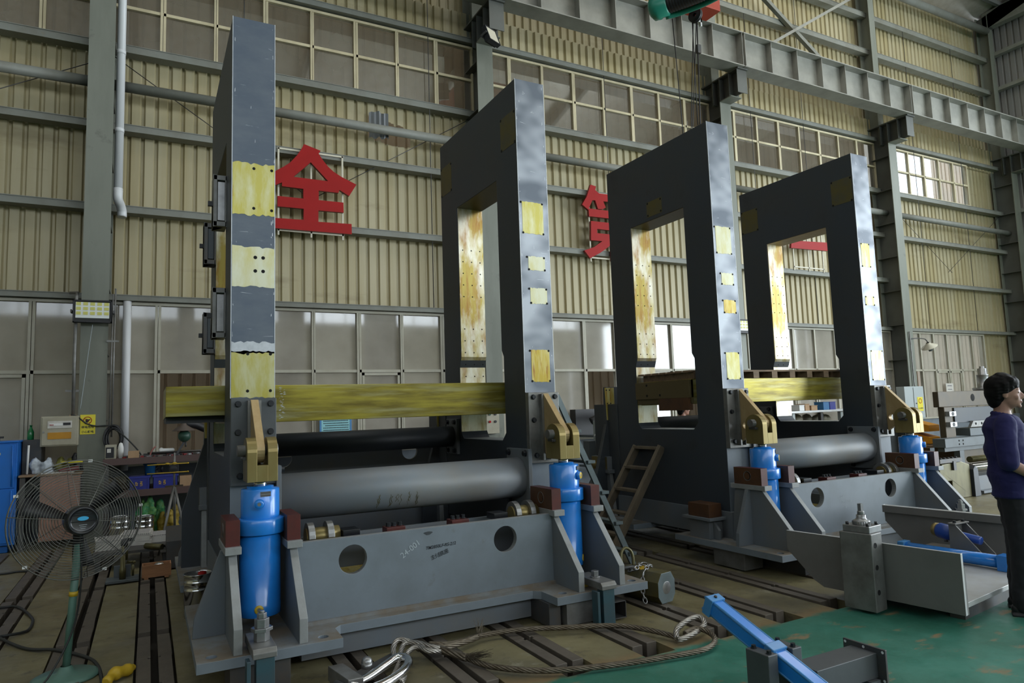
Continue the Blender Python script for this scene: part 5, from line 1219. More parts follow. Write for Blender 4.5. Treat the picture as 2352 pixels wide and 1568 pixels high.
b = MB(); b.tube(resample([FC - uF * .08 + AXF * .1, (-.36, 5.27, .6), (-.40, 5.30, .3), (-.52, 5.22, .05), (-.62, 5.1, .008), (-.7, 4.9, .008)], .05), .006, n=6); b.build('power_cord', 'cable', t)
b = MB(); b.tube(resample([(-1.5, 7.7, .012), (-1.112, 7.56, .028), (-.98, 7.5, .028), (-.842, 7.148, .012), (-.797, 6.907, .012), (-.808, 6.653, .012), (-.93, 6.552, .026), (-.95, 6.507, .026), (-.743, 6.147, .012), (-.539, 5.929, .026), (-.337, 5.627, .026), (-.264, 5.439, .012), (-.222, 5.088, .012), (-.2, 4.8, .012)], .04), .011, n=8)
solo(b, 'power_cable', 'cable', 'dark cable looping over the floor rails beside the fan', 'cable')
b = MB(); b.tube(resample([(-1.45, 9.34, .01), (-1.309, 9.337, .012), (-1.212, 9.36, .012), (-1.086, 9.274, .012), (-1.0, 9.3, .012)], .04), .011, n=8)
solo(b, 'hose_end', 'cable', 'short loop of black hose on the floor behind the fan', 'hose')
b = MB(); rnd = random.Random(5)
b.tube(resample([(-.20, 5.02, .03), (-.16, 5.10, .045), (-.10, 5.15, .04), (-.06, 5.22, .03)], .01), .035, n=10, rf=lambda f: .6 + .5 * math.sin(f * PI) + .15 * math.sin(f * 19))
solo(b, 'yellow_strap', 'tape_yellow', 'crumpled yellow strap on the floor right of the fan', 'strap')
# ------------------------------------------------------------------ left column: box, sign, conduits, hose
t = thing('distribution_box', 'beige distribution box with breaker window left of the column', 'fuse box', (-1.04, 11.0, 1.31))
b = MB(); b.box(-1.252, -.828, 10.95, 11.1, 1.31, 1.705); b.build('case', 'box_beige', t, bevel=.008)
b = MB(); b.box(-1.235, -.846, 10.935, 10.95, 1.325, 1.69); bo = b.build('door', 'box_beige', t, bevel=.006)
b = MB(); b.box(-1.172, -.90, 10.928, 10.936, 1.548, 1.642, 0); b.build('breaker_panel', 'paper', bo)
b = MB(); b.box(-1.155, -1.0, 10.924, 10.929, 1.582, 1.612, 0); b.box(-1.0, -.915, 10.924, 10.929, 1.585, 1.618, 1)
for x in (-1.145, -1.13, -1.115): b.box(x, x + .008, 10.920, 10.925, 1.585, 1.60, 2)
b.build('breaker_row', ['white', 'black', 'sign_red'], bo)
b = MB(); b.box(-1.168, -.905, 10.928, 10.936, 1.405, 1.492); b.build('amber_window', 'amber', bo)
b = MB(); b.cyl((-1.215, 10.935, 1.50), (-1.215, 10.925, 1.50), .012, n=12); b.build('lock', 'steel', bo)
t = thing('warning_sign', 'yellow sign reading danger live electricity on the left column', 'sign', (-.72, 11.08, 1.45), group='yellow electric shock signs')
xs0, xs1, z0, z1 = -.818, -.640, 1.45, 1.717; xc = (xs0 + xs1) / 2
b = MB(); b.box(xs0, xs1, 11.078, 11.0845, z0, z1); b.build('plate', 'warn_yellow', t)
b = MB(); b.prism([circ(xc - .004, 1.638, .052), circ(xc - .004, 1.638, .043)], 1, 11.0755, 11.0785); b.bar((xc - .036, 11.0765, 1.668), (xc + .028, 11.0765, 1.606), .003, .009, up=(0, 1, 0)); b.build('prohibition_ring', 'sign_red', t)
b = MB(); b.prism([(xc - .026, 1.615), (xc - .006, 1.605), (xc + .008, 1.625), (xc + .028, 1.645), (xc + .028, 1.655), (xc + .002, 1.652), (xc - .016, 1.662), (xc - .028, 1.645)], 1, 11.0765, 11.0785); b.build('hand_symbol', 'ink', t)
for tx_, tz in (('带电危险', 1.545), ('小心触电', 1.482)):
    b = text(tx_, .036, facing_front(xc, 11.0772, tz), bold=.001); b.build('lettering', 'ink', t)
b = MB(); b.tube([(-.90, 11.05, 1.62), (-.905, 11.05, 2.4), (-.90, 11.05, 3.34), (-.90, 11.2, 3.42), (-1.0, 11.35, 3.44)], .021, n=10); b.box(-1.0, -.84, 11.06, 11.08, 2.03, 2.06)
solo(b, 'conduit', 'steel_worn', 'grey conduit pipe left of the left column above the distribution box', 'pipe')
b = MB(); b.box(-.94, -.86, 11.0, 11.08, 1.60, 1.72); solo(b, 'junction_block', 'carton', 'small brown junction block at the foot of the left conduit', 'box', bevel=.004)
b = MB(); b.cyl((-.475, 11.06, 1.45), (-.462, 11.06, 3.4), .010, n=8); b.cyl((-.445, 11.06, 1.4), (-.435, 11.06, 3.48), .012, n=8); b.box(-.53, -.38, 11.05, 11.07, 2.72, 2.745)
solo(b, 'pipe_pair', 'steel_worn', 'two thin pipes running up the right edge of the left column', 'pipe')
b = MB(); b.tube(resample([(-.70, 11.0, 2.95), (-.74, 11.05, 2.6), (-.80, 11.07, 2.0), (-.82, 11.07, 1.8)], .08), .004, n=5); solo(b, 'pull_chain', 'chalk', 'thin pale cord hanging from the LED floodlight', 'cord')
b = MB(); b.tube(resample([(-.92, 10.98, 1.72), (-.85, 11.0, 1.70), (-.75, 11.03, 1.60), (-.62, 11.05, 1.555), (-.48, 11.03, 1.56), (-.40, 11.0, 1.50), (-.3, 10.95, 1.42), (-.15, 10.9, 1.25), (-.08, 10.8, 1.15)], .05), .010, n=6)
solo(b, 'black_cable', 'cable', 'black cable crossing the left column below the warning sign text', 'cable')
b = MB(); rnd = random.Random(9)
for k in range(8):
    r = .10 + .045 * rnd.random(); c = Vector((-.41 + .02 * rnd.uniform(-1, 1), 11.0 + k * .008, 1.385 + .02 * rnd.uniform(-1, 1)))
    b.tube([c + Vector((r * .75 * math.cos(a), .012 * math.sin(3 * a + k), r * 1.25 * math.sin(a))) for a in [i * PI / 14 for i in range(28)]], .0095, n=6, closed=True)
solo(b, 'cable_coil', 'black', 'coil of black cable hanging at the right of the left column', 'cable')
# ------------------------------------------------------------------ blue cabinet and cluttered left bench
t = thing('tool_cabinet', 'bright blue steel cabinet at the left edge', 'cabinet', (-1.9, 11.1, .0))
b = MB(); b.box(-2.5, -1.47, 10.82, 11.45, .10, 1.385); b.box(-2.45, -1.55, 10.9, 11.4, 0, .10); b.build('body', 'cabinet_blue', t, bevel=.006)
b = MB(); b.box(-2.5, -1.455, 10.80, 11.47, 1.385, 1.405); b.build('top', 'cabinet_blue', t, bevel=.004)
for z0, z1 in ((.13, .80), (.81, 1.365)):
    b = MB(); b.box(-2.4, -1.49, 10.805, 10.82, z0, z1); bo = b.build('door', 'cabinet_blue', t, bevel=.005)
    b = MB(); b.cyl((-1.52, 10.80, z0 + .02), (-1.52, 10.80, z1 - .02), .009, n=8); b.build('hinge', 'cabinet_blue', bo)
b = MB(); b.box(-1.70, -1.645, 10.802, 10.804, 1.235, 1.262); b.build('tape_label', 'cream_pad', t)
b = MB(); b.cyl((-1.72, 11.1, 1.405), (-1.72, 11.1, 1.44), .02, n=12); b.box(-1.77, -1.67, 11.05, 11.15, 1.44, 1.465); solo(b, 'vise_block', 'black', 'small black fitting on top of the blue cabinet', 'fitting')
t = thing('work_bench', 'cluttered wooden bench between the blue cabinet and the column', 'workbench', (-1.1, 11.0, 0))
b = MB(); b.box(-1.45, -.86, 10.78, 11.55, .935, .962); b.box(-.86, -.76, 10.78, 11.05, .935, .962); b.build('bench_top', 'pallet_wood', t, bevel=.004)
for x, y in ((-1.44, 10.82), (-.82, 10.82), (-1.44, 11.45)):
    b = MB(); b.box(x, x + .06, y, y + .06, 0, .935); b.build('leg', 'steel_dark', t)
b = MB(); b.box(-1.215, -.775, 10.765, 10.785, .11, .93); solo(b, 'plywood_panel', 'plywood', 'reddish plywood panel standing before the cluttered left bench', 'board', bevel=.002)
b = MB(); b.box(-1.46, -1.25, 11.1, 11.5, .962, 1.405); solo(b, 'dark_box', 'steel_dark', 'dark box on the left bench under the green bottle', 'box', bevel=.005)
b = MB(); b.lathe([(0, 0), (.036, .0), (.038, .01), (.038, .10), (.018, .15), (.014, .16), (.014, .185), (.017, .187), (.017, .195), (0, .195)], (-1.38, 11.15, 1.405), n=24); solo(b, 'bottle', 'green_glass', 'green glass bottle above the blue cabinet', 'bottle')
b = MB(); b.cyl((-1.37, 10.86, .97), (-1.36, 10.86, 1.34), .012, n=10); solo(b, 'white_stick', 'white', 'short white rod standing beside the blue cabinet', 'rod')
def crumple(c, r, m, name, label, cat, seed, n=9, sq=(1, 1, .6)):
    b = MB(); rnd = random.Random(seed)
    for i in range(n): b.ball(Vector(c) + Vector((rnd.uniform(-r[0], r[0]), rnd.uniform(-r[1], r[1]), rnd.uniform(0, r[2]))), *[rnd.uniform(.35, .6) * q for q in r], n=12)
    z = min(p.z for p in b.v); zf = c[2]
    for p in b.v: p.z = max(p.z, zf)
    o = solo(b, name, m, label, cat); rm = o.modifiers.new('remesh', 'REMESH'); rm.mode = 'VOXEL'; rm.voxel_size = .012; rm.use_smooth_shade = True
    tx = bpy.data.textures.new('crumple', 'CLOUDS'); tx.noise_scale = .06; d = o.modifiers.new('crumple', 'DISPLACE'); d.texture = tx; d.strength = .05; d.mid_level = .5
    return o
crumple((-1.22, 10.98, .965), (.11, .10, .17), 'rag_white', 'rags', 'heap of white rags on the left bench', 'rags', 1, 12)
crumple((-1.0, 11.05, .965), (.10, .12, .14), 'olive', 'work_bag', 'olive yellow canvas bag beside the white rags', 'bag', 2)
crumple((-.84, 11.2, .965), (.07, .1, .18), 'black', 'dark_bundle', 'dark bundle piled at the column end of the left bench', 'bundle', 3)
b = MB(); b.tube(resample([(-1.02, 10.84, .985), (-.9, 10.83, 1.0), (-.80, 10.84, 1.015)], .03), .028, n=12); solo(b, 'maroon_roll', 'maroon', 'maroon cloth roll on the front edge of the left bench', 'cloth')
b = MB(); b.box(-1.0, -.76, 10.86, 10.98, 1.085, 1.105); solo(b, 'yellow_strip', 'warn_yellow', 'flat yellow strip on the bundle of the left bench', 'strip', bevel=.003)
for k, (x, y, a) in enumerate(((-1.12, 10.84, .2), (-.95, 10.86, -.1))):
    b = MB(); b.box(-.10, .10, -.05, .05, .0, .012 + .006 * k, 0, Matrix.Translation((x, y, .963)) @ Matrix.Rotation(a, 4, 'Z')); solo(b, 'paper_sheet', 'paper', ['pale papers under the white rags', 'creased papers beneath the maroon roll'][k], 'paper')
# ------------------------------------------------------------------ long shelf bench right of the column
t = thing('shelf_bench', 'dark brown two level shelf bench along the wall', 'workbench', (1.4, 11.0, 0))
b = MB(); b.box(-.52, 4.9, 10.62, 11.5, 1.085, 1.115); b.box(-.52, 4.9, 10.62, 10.66, 1.03, 1.085); b.build('upper_shelf', 'shelf_brown', t, bevel=.003)
b = MB(); b.box(-.52, 4.9, 10.62, 11.5, .655, .69); b.box(-.52, 4.9, 10.62, 10.66, .60, .655); b.build('lower_shelf', 'shelf_brown', t, bevel=.003)
for x in (-.5, 1.6, 3.2, 4.8):
    for y in (10.66, 11.4): b = MB(); b.box(x, x + .05, y, y + .045, 0, 1.085); b.build('post', 'steel_dark', t)
t = thing('meter_box', 'old instrument box on the shelf bench beside the column', 'instrument', (-.43, 10.75, 1.115))
b = MB(); b.box(-.50, -.37, 10.68, 10.9, 1.115, 1.30); b.build('case', 'box_beige', t, bevel=.006); b = MB(); b.box(-.49, -.395, 10.672, 10.68, 1.13, 1.27); b.build('dark_front', 'black', t); b = MB(); b.box(-.475, -.43, 10.668, 10.672, 1.2, 1.25); b.build('dial', 'paper', t)
b = MB(); b.lathe([(0, 0), (.035, 0), (.036, .14), (.02, .2), (.0, .21)], (-.32, 10.78, 1.115), n=18); solo(b, 'white_can', 'white', 'white spray can beside the old instrument box', 'can')
b = MB(); b.box(-.23, -.10, 10.65, 10.80, 1.115, 1.20); b.prism([(-.23, 1.20), (-.10, 1.20), (-.08, 1.21), (-.21, 1.21)], 1, 10.65, 10.66); solo(b, 'carton', 'carton', 'small open carton on the upper shelf of the bench', 'carton', bevel=.002)
b = MB(); rnd = random.Random(12)
for i in range(150):
    x = rnd.uniform(-.3, 1.2); y = rnd.uniform(10.64, 10.95); 
    if -.24 < x < -.09: continue
    s_ = rnd.uniform(.008, .022); b.box(-s_, s_, -s_, s_, 0, s_, rnd.randrange(4), Matrix.Translation((x, y, 1.116)) @ Matrix.Rotation(rnd.uniform(0, 3), 4, 'Z'))
solo(b, 'small_parts', ['steel_dark', 'black', 'steel', 'sign_red_edge'], 'scattered bolts and fittings on the upper shelf', 'fittings', kind='stuff')
b = MB(); b.box(-.05, .9, 10.95, 11.05, 1.12, 1.15); b.cyl((.0, 10.9, 1.16), (.8, 10.9, 1.16), .012, n=8); solo(b, 'bar_stock', 'steel_dark', 'long steel bars lying at the back of the upper shelf', 'bar')
b = MB(); b.lathe([(.0, .0), (.03, .005), (.035, .03), (.03, .06), (0, .065)], (.14, 10.95, 1.19), (1, 0, 0), n=16); b.box(.14, .34, 10.9, 11.0, 1.16, 1.21); solo(b, 'white_packet', 'white', 'crumpled white packet on the bars of the upper shelf', 'packet', bevel=.02)
b = MB(); b.tube(resample([(.03, 10.8, 1.12), (.05, 10.8, 1.19), (.10, 10.8, 1.25)], .02), .010, n=8); solo(b, 'pink_brush', 'lips', 'small pink brush standing in the clutter of the upper shelf', 'brush')
t = thing('bench_motor', 'dark green round motor under a brown conical shade', 'motor', (.46, 10.9, 1.115))
b = MB(); b.ball((.46, 10.85, 1.375), .085, .085, .085, n=24); b.lathe([(0, .088), (.03, .086), (.034, .08)], (.46, 10.85, 1.375), (0, -1, 0), n=18); b.build('motor_body', 'dark_green', t)
b = MB(); b.lathe([(.03, 1.56), (.04, 1.53), (.15, 1.455), (.152, 1.448), (.14, 1.452), (.03, 1.52)], (.45, 10.85, 0), n=30); b.build('shade', 'lamp_shade', t)
b = MB(); b.bar((.47, 10.87, 1.31), (.36, 10.87, 1.115), .03, .03); b.cyl((.48, 10.87, 1.29), (.48, 10.87, 1.22), .01, n=8); b.build('stand', 'steel_dark', t)
b = MB(); b.tube(resample([(.45, 10.9, 1.55), (.6, 10.95, 1.53), (.75, 11.0, 1.46), (.95, 11.05, 1.40)], .05), .055, n=12); b.build('duct', 'black', t)
for k, (x0, x1) in enumerate(((-.215, .045), (.065, .385))):
    t = thing('plastic_crate', ['blue plastic crate beneath the blue bucket on the lower shelf', 'blue plastic crate behind the yellow barred tripod'][k], 'crate', ((x0 + x1) / 2, 10.8, .69), group='blue crates on the lower shelf')
    b = MB(); b.box(x0 + .012, x1 - .012, 10.66, 10.95, .69, .695); b.box(x0 + .008, x1 - .008, 10.655, 10.66, .69, .84); b.box(x0 + .008, x1 - .008, 10.95, 10.955, .69, .84); b.box(x0 + .008, x0 + .014, 10.655, 10.955, .69, .84); b.box(x1 - .014, x1 - .008, 10.655, 10.955, .69, .84)
    for x in (x0 + .02, (x0 + x1) / 2, x1 - .03): b.box(x - .004, x + .012, 10.648, 10.656, .69, .83)
    b.build('crate_body', 'crate_blue', t); b = MB(); b.box(x0, x1, 10.645, 10.965, .84, .865); b.build('rim', 'crate_blue', t)
    b = text('UN', .042, facing_front(x0 + .15, 10.646, .765) @ Matrix.Rotation(R(90), 4, 'Z'), bold=.001); text('KP', .042, facing_front(x0 + .095, 10.646, .765) @ Matrix.Rotation(R(90), 4, 'Z'), 0, b, bold=.001); b.build('stencil_marking', 'tape_yellow', t)
b = MB(); b.lathe([(0, 0), (.058, 0), (.066, .13), (.085, .135), (.085, .16), (.07, .16), (.062, .02), (0, .02)], (.035, 10.8, .867), n=26); solo(b, 'plastic_bucket', 'bucket_blue', 'blue plastic pot standing on the blue crate', 'bucket')
b = MB(); b.box(.40, .55, 10.68, 10.9, .69, .83); solo(b, 'carton', 'carton', 'brown carton at the right end of the lower shelf', 'carton', bevel=.003)
crumple((.13, 10.85, .866), (.05, .06, .1), 'black', 'hand_tools', 'black hand tools heaped in the first blue crate', 'tools', 8, 6)
crumple((-.36, 10.85, .69), (.11, .12, .16), 'rust_machine', 'rusty_parts', 'rusty parts piled beside the column on the lower shelf', 'parts', 9, 8)
# tripod with yellow bars
t = thing('tripod', 'tripod carrying two thin yellow bars before the shelf bench', 'tripod', (.30, 9.6, 0))
b = MB(); b.cyl((.30, 9.6, .70), (.30, 9.6, 1.20), .012, n=10); b.build('centre_post', 'steel_worn', t)
b = MB(); b.box(.24, .35, 9.55, 9.65, .95, 1.05); b.lathe([(.0, .002), (.035, .002), (.04, 0)], (.29, 9.55, 1.0), (0, -1, 0), n=18); b.build('head', 'black', t, bevel=.01)
for z in (.962, 1.066):
    b = MB(); b.cyl((.0, 9.54, z), (.45, 9.54, z), .006, n=8); b.ball((.45, 9.54, z), .011)
    if z > 1: b.ball((.22, 9.54, z + .005), .024, .02, .014); b.ball((.30, 9.54, z + .005), .028, .02, .016)
    b.build('yellow_bar', 'tape_yellow', t)
for fx, fy in ((.14, 9.35), (.47, 9.4), (.33, 9.95)):
    b = MB(); b.cyl((.30, 9.6, .80), (fx, fy, 0.014), .017, .014, n=10); b.build('leg', 'steel_worn', t)
b = MB(); b.box(.20, .40, 9.58, 9.62, .78, .80); b.build('spreader', 'rust_machine', t)
# tins, bags and papers on the floor
def tin(label, x, y, r, h, lid=None, handle=True):
    t = thing('metal_bucket', label, 'bucket', (x, y, 0), group='shiny tin buckets')
    b = MB(); b.lathe([(0, .0), (r * .96, 0), (r, .008), (r, h * .62), (r * 1.03, h * .635), (r, h * .65), (r, h * .80), (r * 1.03, h * .815), (r, h * .83), (r, h - .006), (r * 1.04, h), (r * .98, h), (r * .97, h - .012)], (x, y, 0), n=36); b.build('tin_body', 'chrome', t)
    b = MB(); b.lathe([(0, h - .01), (r * .97, h - .01), (r * .98, h - .004)], (x, y, 0), n=30); b.build('lid', 'steel', t)
    if lid:
        b = MB(); b.lathe([(.0, h + .012), (.03, h + .01), (.034, h - .008)], (x + .03, y - .02, 0), n=18); b.build('red_cap', 'sign_red', t)
tin('shiny tin bucket with a red cap behind the left base', .385, 6.36, .105, .345, True)
tin('shiny tin bucket under the shelf bench nearest the column', -.30, 10.45, .125, .38)
tin('shiny tin bucket under the shelf bench beside the green bag', -.02, 10.45, .115, .36)
crumple((.05, 10.9, .0), (.12, .12, .40), 'green_bag', 'green_bag', 'green printed plastic bag behind the tin buckets', 'bag', 21, 12)
crumple((.27, 10.75, .0), (.10, .12, .30), 'gold_bag', 'gold_bag', 'mustard coloured sack right of the green bag', 'bag', 22, 10)
t = thing('low_table', 'low dark steel table under the stacked newspapers', 'table', (0, 9.2, 0))
b = MB(); b.box(-.50, .22, 8.75, 9.65, .17, .20)
for x in (-.48, .17):
    for y in (8.8, 9.55): b.box(x, x + .05, y, y + .05, 0, .17)
b.build('table_frame', 'steel_dark', t)
k = 0
for x, y, wd, dp, n_, a in ((-.36, 9.1, .26, .34, 5, .06), (-.08, 9.25, .30, .36, 6, -.08), (.14, 9.3, .24, .30, 4, .12)):
    for i in range(n_):
        b = MB(); T = Matrix.Translation((x + rnd.uniform(-.01, .01), y, .201 + i * .022)) @ Matrix.Rotation(a + rnd.uniform(-.05, .05), 4, 'Z'); b.box(-wd / 2, wd / 2, -dp / 2, dp / 2, 0, .021, 0, T)
        if i == n_ - 1:
            for j in range(9): b.box(-wd / 2 + .02, wd / 2 - .02, -dp / 2 + .03 + j * dp * .1, -dp / 2 + .04 + j * dp * .1, .021, .0215, 1, T)
            for j in range(14): b.box(-wd / 2 + .01 + j * wd / 14.5, -wd / 2 + .014 + j * wd / 14.5, -dp / 2 - .0005, -dp / 2, .002, .019, 1, T)
        pl = ['newspaper stack nearest the fan', 'middle newspaper stack', 'newspaper stack next to the dark steel box'][k]
        solo(b, 'newspaper', ['paper', 'paper_ink'], '%s newspaper of the %s' % (['lowest', 'second lowest', 'third from the bottom', 'fourth from the bottom', 'fifth from the bottom', 'sixth from the bottom'][i] if i < n_ - 1 else 'topmost', pl), 'newspaper', 'stacked newspapers on the low table')
    k += 1
b = MB(); b.box(.20, .46, 8.45, 8.95, .014, .30); b.box(.14, .2, 8.5, 8.9, .18, .2); b.prism([(8.45, .30), (8.95, .30), (8.95, .40)], 0, .20, .46); solo(b, 'steel_box', 'steel_dark', 'dark sheet steel box behind the wooden box', 'box', bevel=.004)
b = MB(); b.cyl((.0, 8.75, .235), (.16, 8.62, .225), .032, n=16); solo(b, 'brass_sleeve', 'coil_brass', 'brass sleeve lying before the newspapers', 'sleeve')
t = thing('oil_pump', 'small brass pump unit on a steel base plate left of the wooden box', 'pump', (-.2, 8.1, .014))
b = MB(); b.box(-.345, -.055, 8.02, 8.24, .014, .04); b.box(-.28, -.13, 8.16, 8.18, .04, .16); b.build('base_plate', 'machine_gray', t, bevel=.003)
b = MB(); b.lathe([(0, .04), (.030, .04), (.030, .14), (.024, .15), (.024, .26), (.014, .265), (.014, .36), (0, .36)], (-.20, 8.08, 0), n=20); b.build('cylinder', 'coil_brass', t)
b = MB(); b.lathe([(0, .36), (.03, .36), (.034, .38), (.03, .42), (.0, .43)], (-.19, 8.1, 0), n=16); b.box(-.2, -.1, 8.09, 8.12, .40, .43); b.build('motor_cap', 'black', t)
b = MB(); b.cyl((-.168, 8.1, .22), (-.165, 8.1, .36), .012, n=10); b.cyl((-.165, 8.1, .2), (-.10, 8.1, .19), .011, n=10); b.cyl((-.11, 8.08, .06), (-.11, 8.08, .17), .012, n=10); b.ball((-.10, 8.1, .19), .016); b.build('valve', 'coil_brass', t)
t = thing('wooden_box', 'open wooden box with a steel part inside on the floor rail', 'box', (.1, 8.1, .014))
b = MB(); x0, x1, y0, y1 = -.03, .235, 8.02, 8.19
b.box(x0, x1, y0, y1, .03, .042); b.box(x0, x1, y0, y0 + .012, .03, .15); b.box(x0, x1, y1 - .012, y1, .03, .15); b.box(x0, x0 + .012, y0, y1, .03, .15); b.box(x1 - .012, x1, y0, y1, .03, .15)
b.box(x0 + .02, x0 + .06, y0, y1, .014, .03); b.box(x1 - .06, x1 - .02, y0, y1, .014, .03); b.build('box_body', 'wood', t, bevel=.002)
b = MB(); b.lathe([(0, .042), (.04, .042), (.05, .10), (.048, .135), (.03, .155), (0, .158)], (.125, 8.1, 0), n=22); solo(b, 'steel_part', 'chrome', 'round shiny steel part inside the wooden box', 'steel part')
# cabinet notice behind the first beam
t = thing('notice_board', 'pale blue notice on the low window under the brass beam', 'notice', (2.76, 11.54, 1.15))
b = MB(); b.box(2.5, 3.03, 11.535, 11.55, 1.15, 1.62); b.build('board', 'notice_blue', t)
b = MB(); b.box(2.5, 2.53, 11.532, 11.536, 1.15, 1.62); b.box(3.0, 3.03, 11.532, 11.536, 1.15, 1.62); b.build('side_border', 'notice_edge', t)
b = MB()
for i in range(11):
    z = 1.58 - i * .038
    x = 2.56 + (.03 if i % 3 == 1 else 0)
    while x < 2.97:
        wd = random.Random(i * 31 + int(x * 999)).uniform(.006, .014); b.box(x, x + wd, 11.5325, 11.534, z - .007, z + .007); x += wd + .005
b.build('printed_lines', 'ink', t)
# ------------------------------------------------------------------ people
def limb(mb, pts, rad, n=14):
    P = [Vector(p) for p in pts]
    for i in range(len(P) - 1):
        k = max(2, int((P[i + 1] - P[i]).length / .02))
        for j in range(k + 1):
            t = j / k; mb.ball(P[i].lerp(P[i + 1], t), rad[i] + (rad[i + 1] - rad[i]) * t, n=n)
def person(label, loc, face, m_shirt, group=None, hair_seed=1):
    """standing man, built facing +X at the origin, then turned"""
    t = thing('person', label, 'person', loc, face)
    W = WM[t.name]; Wr = W
    def fin(mb, name, m, vox, sm=6, extra=None):
        mb.v = [W @ p for p in mb.v]; o = mb.build(name, m, t, merge=0)
        r = o.modifiers.new('remesh', 'REMESH'); r.mode = 'VOXEL'; r.voxel_size = vox; r.use_smooth_shade = True
        s = o.modifiers.new('smooth', 'SMOOTH'); s.iterations = sm; s.factor = .5
        return o
    b = MB()
    # head (face to +X), neck, arms, torso core, legs: one continuous body
    b.ball((0.0, 0, 1.615), .098, .078, .108, n=24); b.ball((.022, 0, 1.56), .078, .062, .085, n=20); b.ball((.052, 0, 1.525), .045, .042, .036, n=18)
    b.ball((-.03, 0, 1.62), .085, .076, .09, n=20); b.ball((.082, 0, 1.628), .014, .05, .012)
    limb(b, [(.092, 0, 1.605), (.112, 0, 1.575), (.108, 0, 1.562)], [.010, .0145, .013]); b.ball((.100, .012, 1.562), .010); b.ball((.100, -.012, 1.562), .010)
    b.ball((.094, 0, 1.535), .012, .022, .006); b.ball((.090, 0, 1.523), .013, .019, .007); b.ball((.083, 0, 1.497), .017, .02, .015)
    for s in (-1, 1):
        b.ball((.074, s * .032, 1.600), .014, .016, .012); b.ball((.066, s * .046, 1.565), .02, .016, .02)
        b.ball((-.005, s * .079, 1.585), .018, .009, .030); b.ball((-.012, s * .084, 1.598), .013, .006, .016); b.ball((.0, s * .081, 1.563), .010, .006, .012)
    limb(b, [(-.018, 0, 1.54), (-.025, 0, 1.46), (-.03, 0, 1.40)], [.056, .056, .07])
    limb(b, [(-.03, 0, 1.36), (-.02, 0, 1.15), (-.01, 0, .95)], [.10, .11, .115])
    for s in (-1, 1):
        limb(b, [(-.03, s * .175, 1.37), (-.045, s * .215, 1.10), (.13, s * .17, .99), (.22, s * .10, .995)], [.055, .043, .036, .026])
        # hand held in front of the belt: palm, four fingers, thumb
        limb(b, [(.22, s * .10, .995), (.27, s * .07, .995)], [.026, .030])
        for i, (dy, ln) in enumerate(((.030, .052), (.011, .058), (-.008, .055), (-.026, .044))):
            p0 = Vector((.285, s * .065, .995 + dy)); p1 = p0 + Vector((ln * .55, -s * .02, -.002)); p2 = p1 + Vector((ln * .25, -s * .034, -.006))
            limb(b, [p0, p1, p2], [.0095, .0088, .0075], n=8)
        limb(b, [(.25, s * .05, 1.018), (.285, s * .025, 1.032), (.305, s * .01, 1.026)], [.012, .010, .008], n=8)
        limb(b, [(-.01, s * .09, .92), (.0, s * .095, .50), (-.02, s * .10, .09)], [.085, .055, .040]); limb(b, [(-.03, s * .10, .05), (.12, s * .115, .04)], [.036, .03])
    fin(b, 'body', 'skin', .0065, 5)
    # shirt with short sleeves and collar
    b = MB()
    for i in range(30):
        f = i / 29; z = 1.405 - f * .56; rx = .132 + .012 * math.sin(f * PI) - .008 * f * (1 - f) * 2; ry = .192 - .010 * f + .02 * math.sin(f * PI * .5) * f
        if f < .12: rx *= .80 + .20 * f / .12; ry *= .66 + .34 * f / .12
        b.ball((-.025 + .012 * f, 0, z), rx + .008 * math.sin(f * 19), ry, .03, n=26)
    for s in (-1, 1): limb(b, [(-.03, s * .165, 1.375), (-.04, s * .205, 1.25), (-.035, s * .222, 1.10)], [.072, .073, .068])
    for k in range(16):
        a = 2 * PI * k / 16; b.ball((-.022 + .066 * math.cos(a), .068 * math.sin(a), 1.43 + .022 * (math.cos(a + PI) * .8)), .016, .016, .026, n=8)
    so = fin(b, 'shirt', m_shirt, .0085, 4)
    tx = bpy.data.textures.new('folds', 'CLOUDS'); tx.noise_scale = .11
    dsp = so.modifiers.new('folds', 'DISPLACE'); dsp.texture = tx; dsp.strength = .016; dsp.mid_level = .5
    b = MB()
    for i in range(8): b.ball((-.015, 0, .96 - i * .02), .118, .165, .03, n=24)
    for s in (-1, 1): limb(b, [(-.01, s * .085, .86), (.0, s * .098, .50), (-.02, s * .105, .075)], [.102, .080, .070])
    to = fin(b, 'trousers', 'trousers', .010, 4)
    d2 = to.modifiers.new('folds', 'DISPLACE'); d2.texture = tx; d2.strength = .025; d2.mid_level = .5
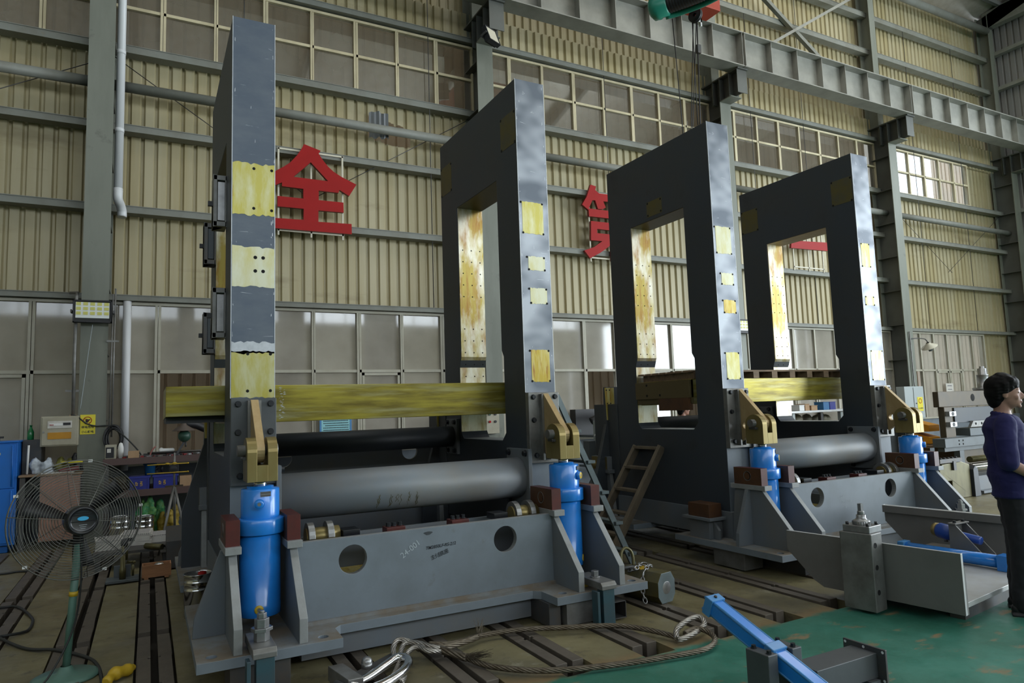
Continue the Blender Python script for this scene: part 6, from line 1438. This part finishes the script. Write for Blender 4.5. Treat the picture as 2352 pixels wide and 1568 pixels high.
    for s in (-1, 1):
        b = MB(); limb(b, [(-.06, s * .105, .045), (.05, s * .112, .045), (.15, s * .122, .035)], [.043, .044, .034]); b.box(-.1, .18, s * .112 - .045, s * .112 + .045, 0, .018); fin(b, 'shoe', 'black', .009, 3)
    # hair: cap with a longer fringe, open over the face and ears
    b = MB(); rnd = random.Random(hair_seed)
    b.ball((-.020, 0, 1.648), .108, .098, .094, n=28); b.ball((-.048, 0, 1.60), .080, .092, .09, n=24); b.ball((-.06, 0, 1.55), .055, .075, .07, n=20); b.ball((.03, 0, 1.672), .07, .085, .055, n=20)
    for k in range(90):
        a = rnd.uniform(-2.6, 2.6); th = rnd.uniform(.1, 1.0)
        top = Vector((-.015 + .085 * math.sin(th) * math.cos(a), .085 * math.sin(th) * math.sin(a), 1.642 + .095 * math.cos(th)))
        low = abs(a) > 1.1; e = Vector((-.015 + (.105 if not low else .095) * math.cos(a), .093 * math.sin(a), rnd.uniform(1.635, 1.665) if not low else (1.60 if abs(a) < 1.9 else 1.555)))
        if e.x > .02 and abs(e.y) > .05 and e.z < 1.62: e.z = 1.625
        limb(b, [top, top.lerp(e, .5) + Vector((.012 * math.cos(a), .012 * math.sin(a), .014)), e], [.020, .017, .008], n=8)
    fin(b, 'hair', 'hair', .006, 3)
    for s in (-1, 1):
        b = MB(); b.ball((.0845, s * .031, 1.600), .006, .013, .006, n=12); b.v = [W @ p for p in b.v]; b.build('eye', 'eye', t)
        b = MB(); limb(b, [(.088, s * .015, 1.622), (.086, s * .033, 1.626), (.074, s * .050, 1.62)], [.004, .0045, .003], n=6); b.v = [W @ p for p in b.v]; b.build('eyebrow', 'hair', t)
    b = MB(); b.ball((.098, 0, 1.531), .009, .020, .0035, n=12); b.ball((.096, 0, 1.524), .009, .018, .0045, n=12); b.v = [W @ p for p in b.v]; b.build('lips', 'lips', t)
    return t
p1 = person('young man in a dark blue shirt and black trousers standing at the frame edge', (5.69, 2.84, 0), R(-58), 'shirt')
p2 = person('man glimpsed between the brass beam and the tube in the third housing window', (8.05, 9.0, 0), R(-20), 'red_shirt')
p2.scale = (.945, .945, .945)
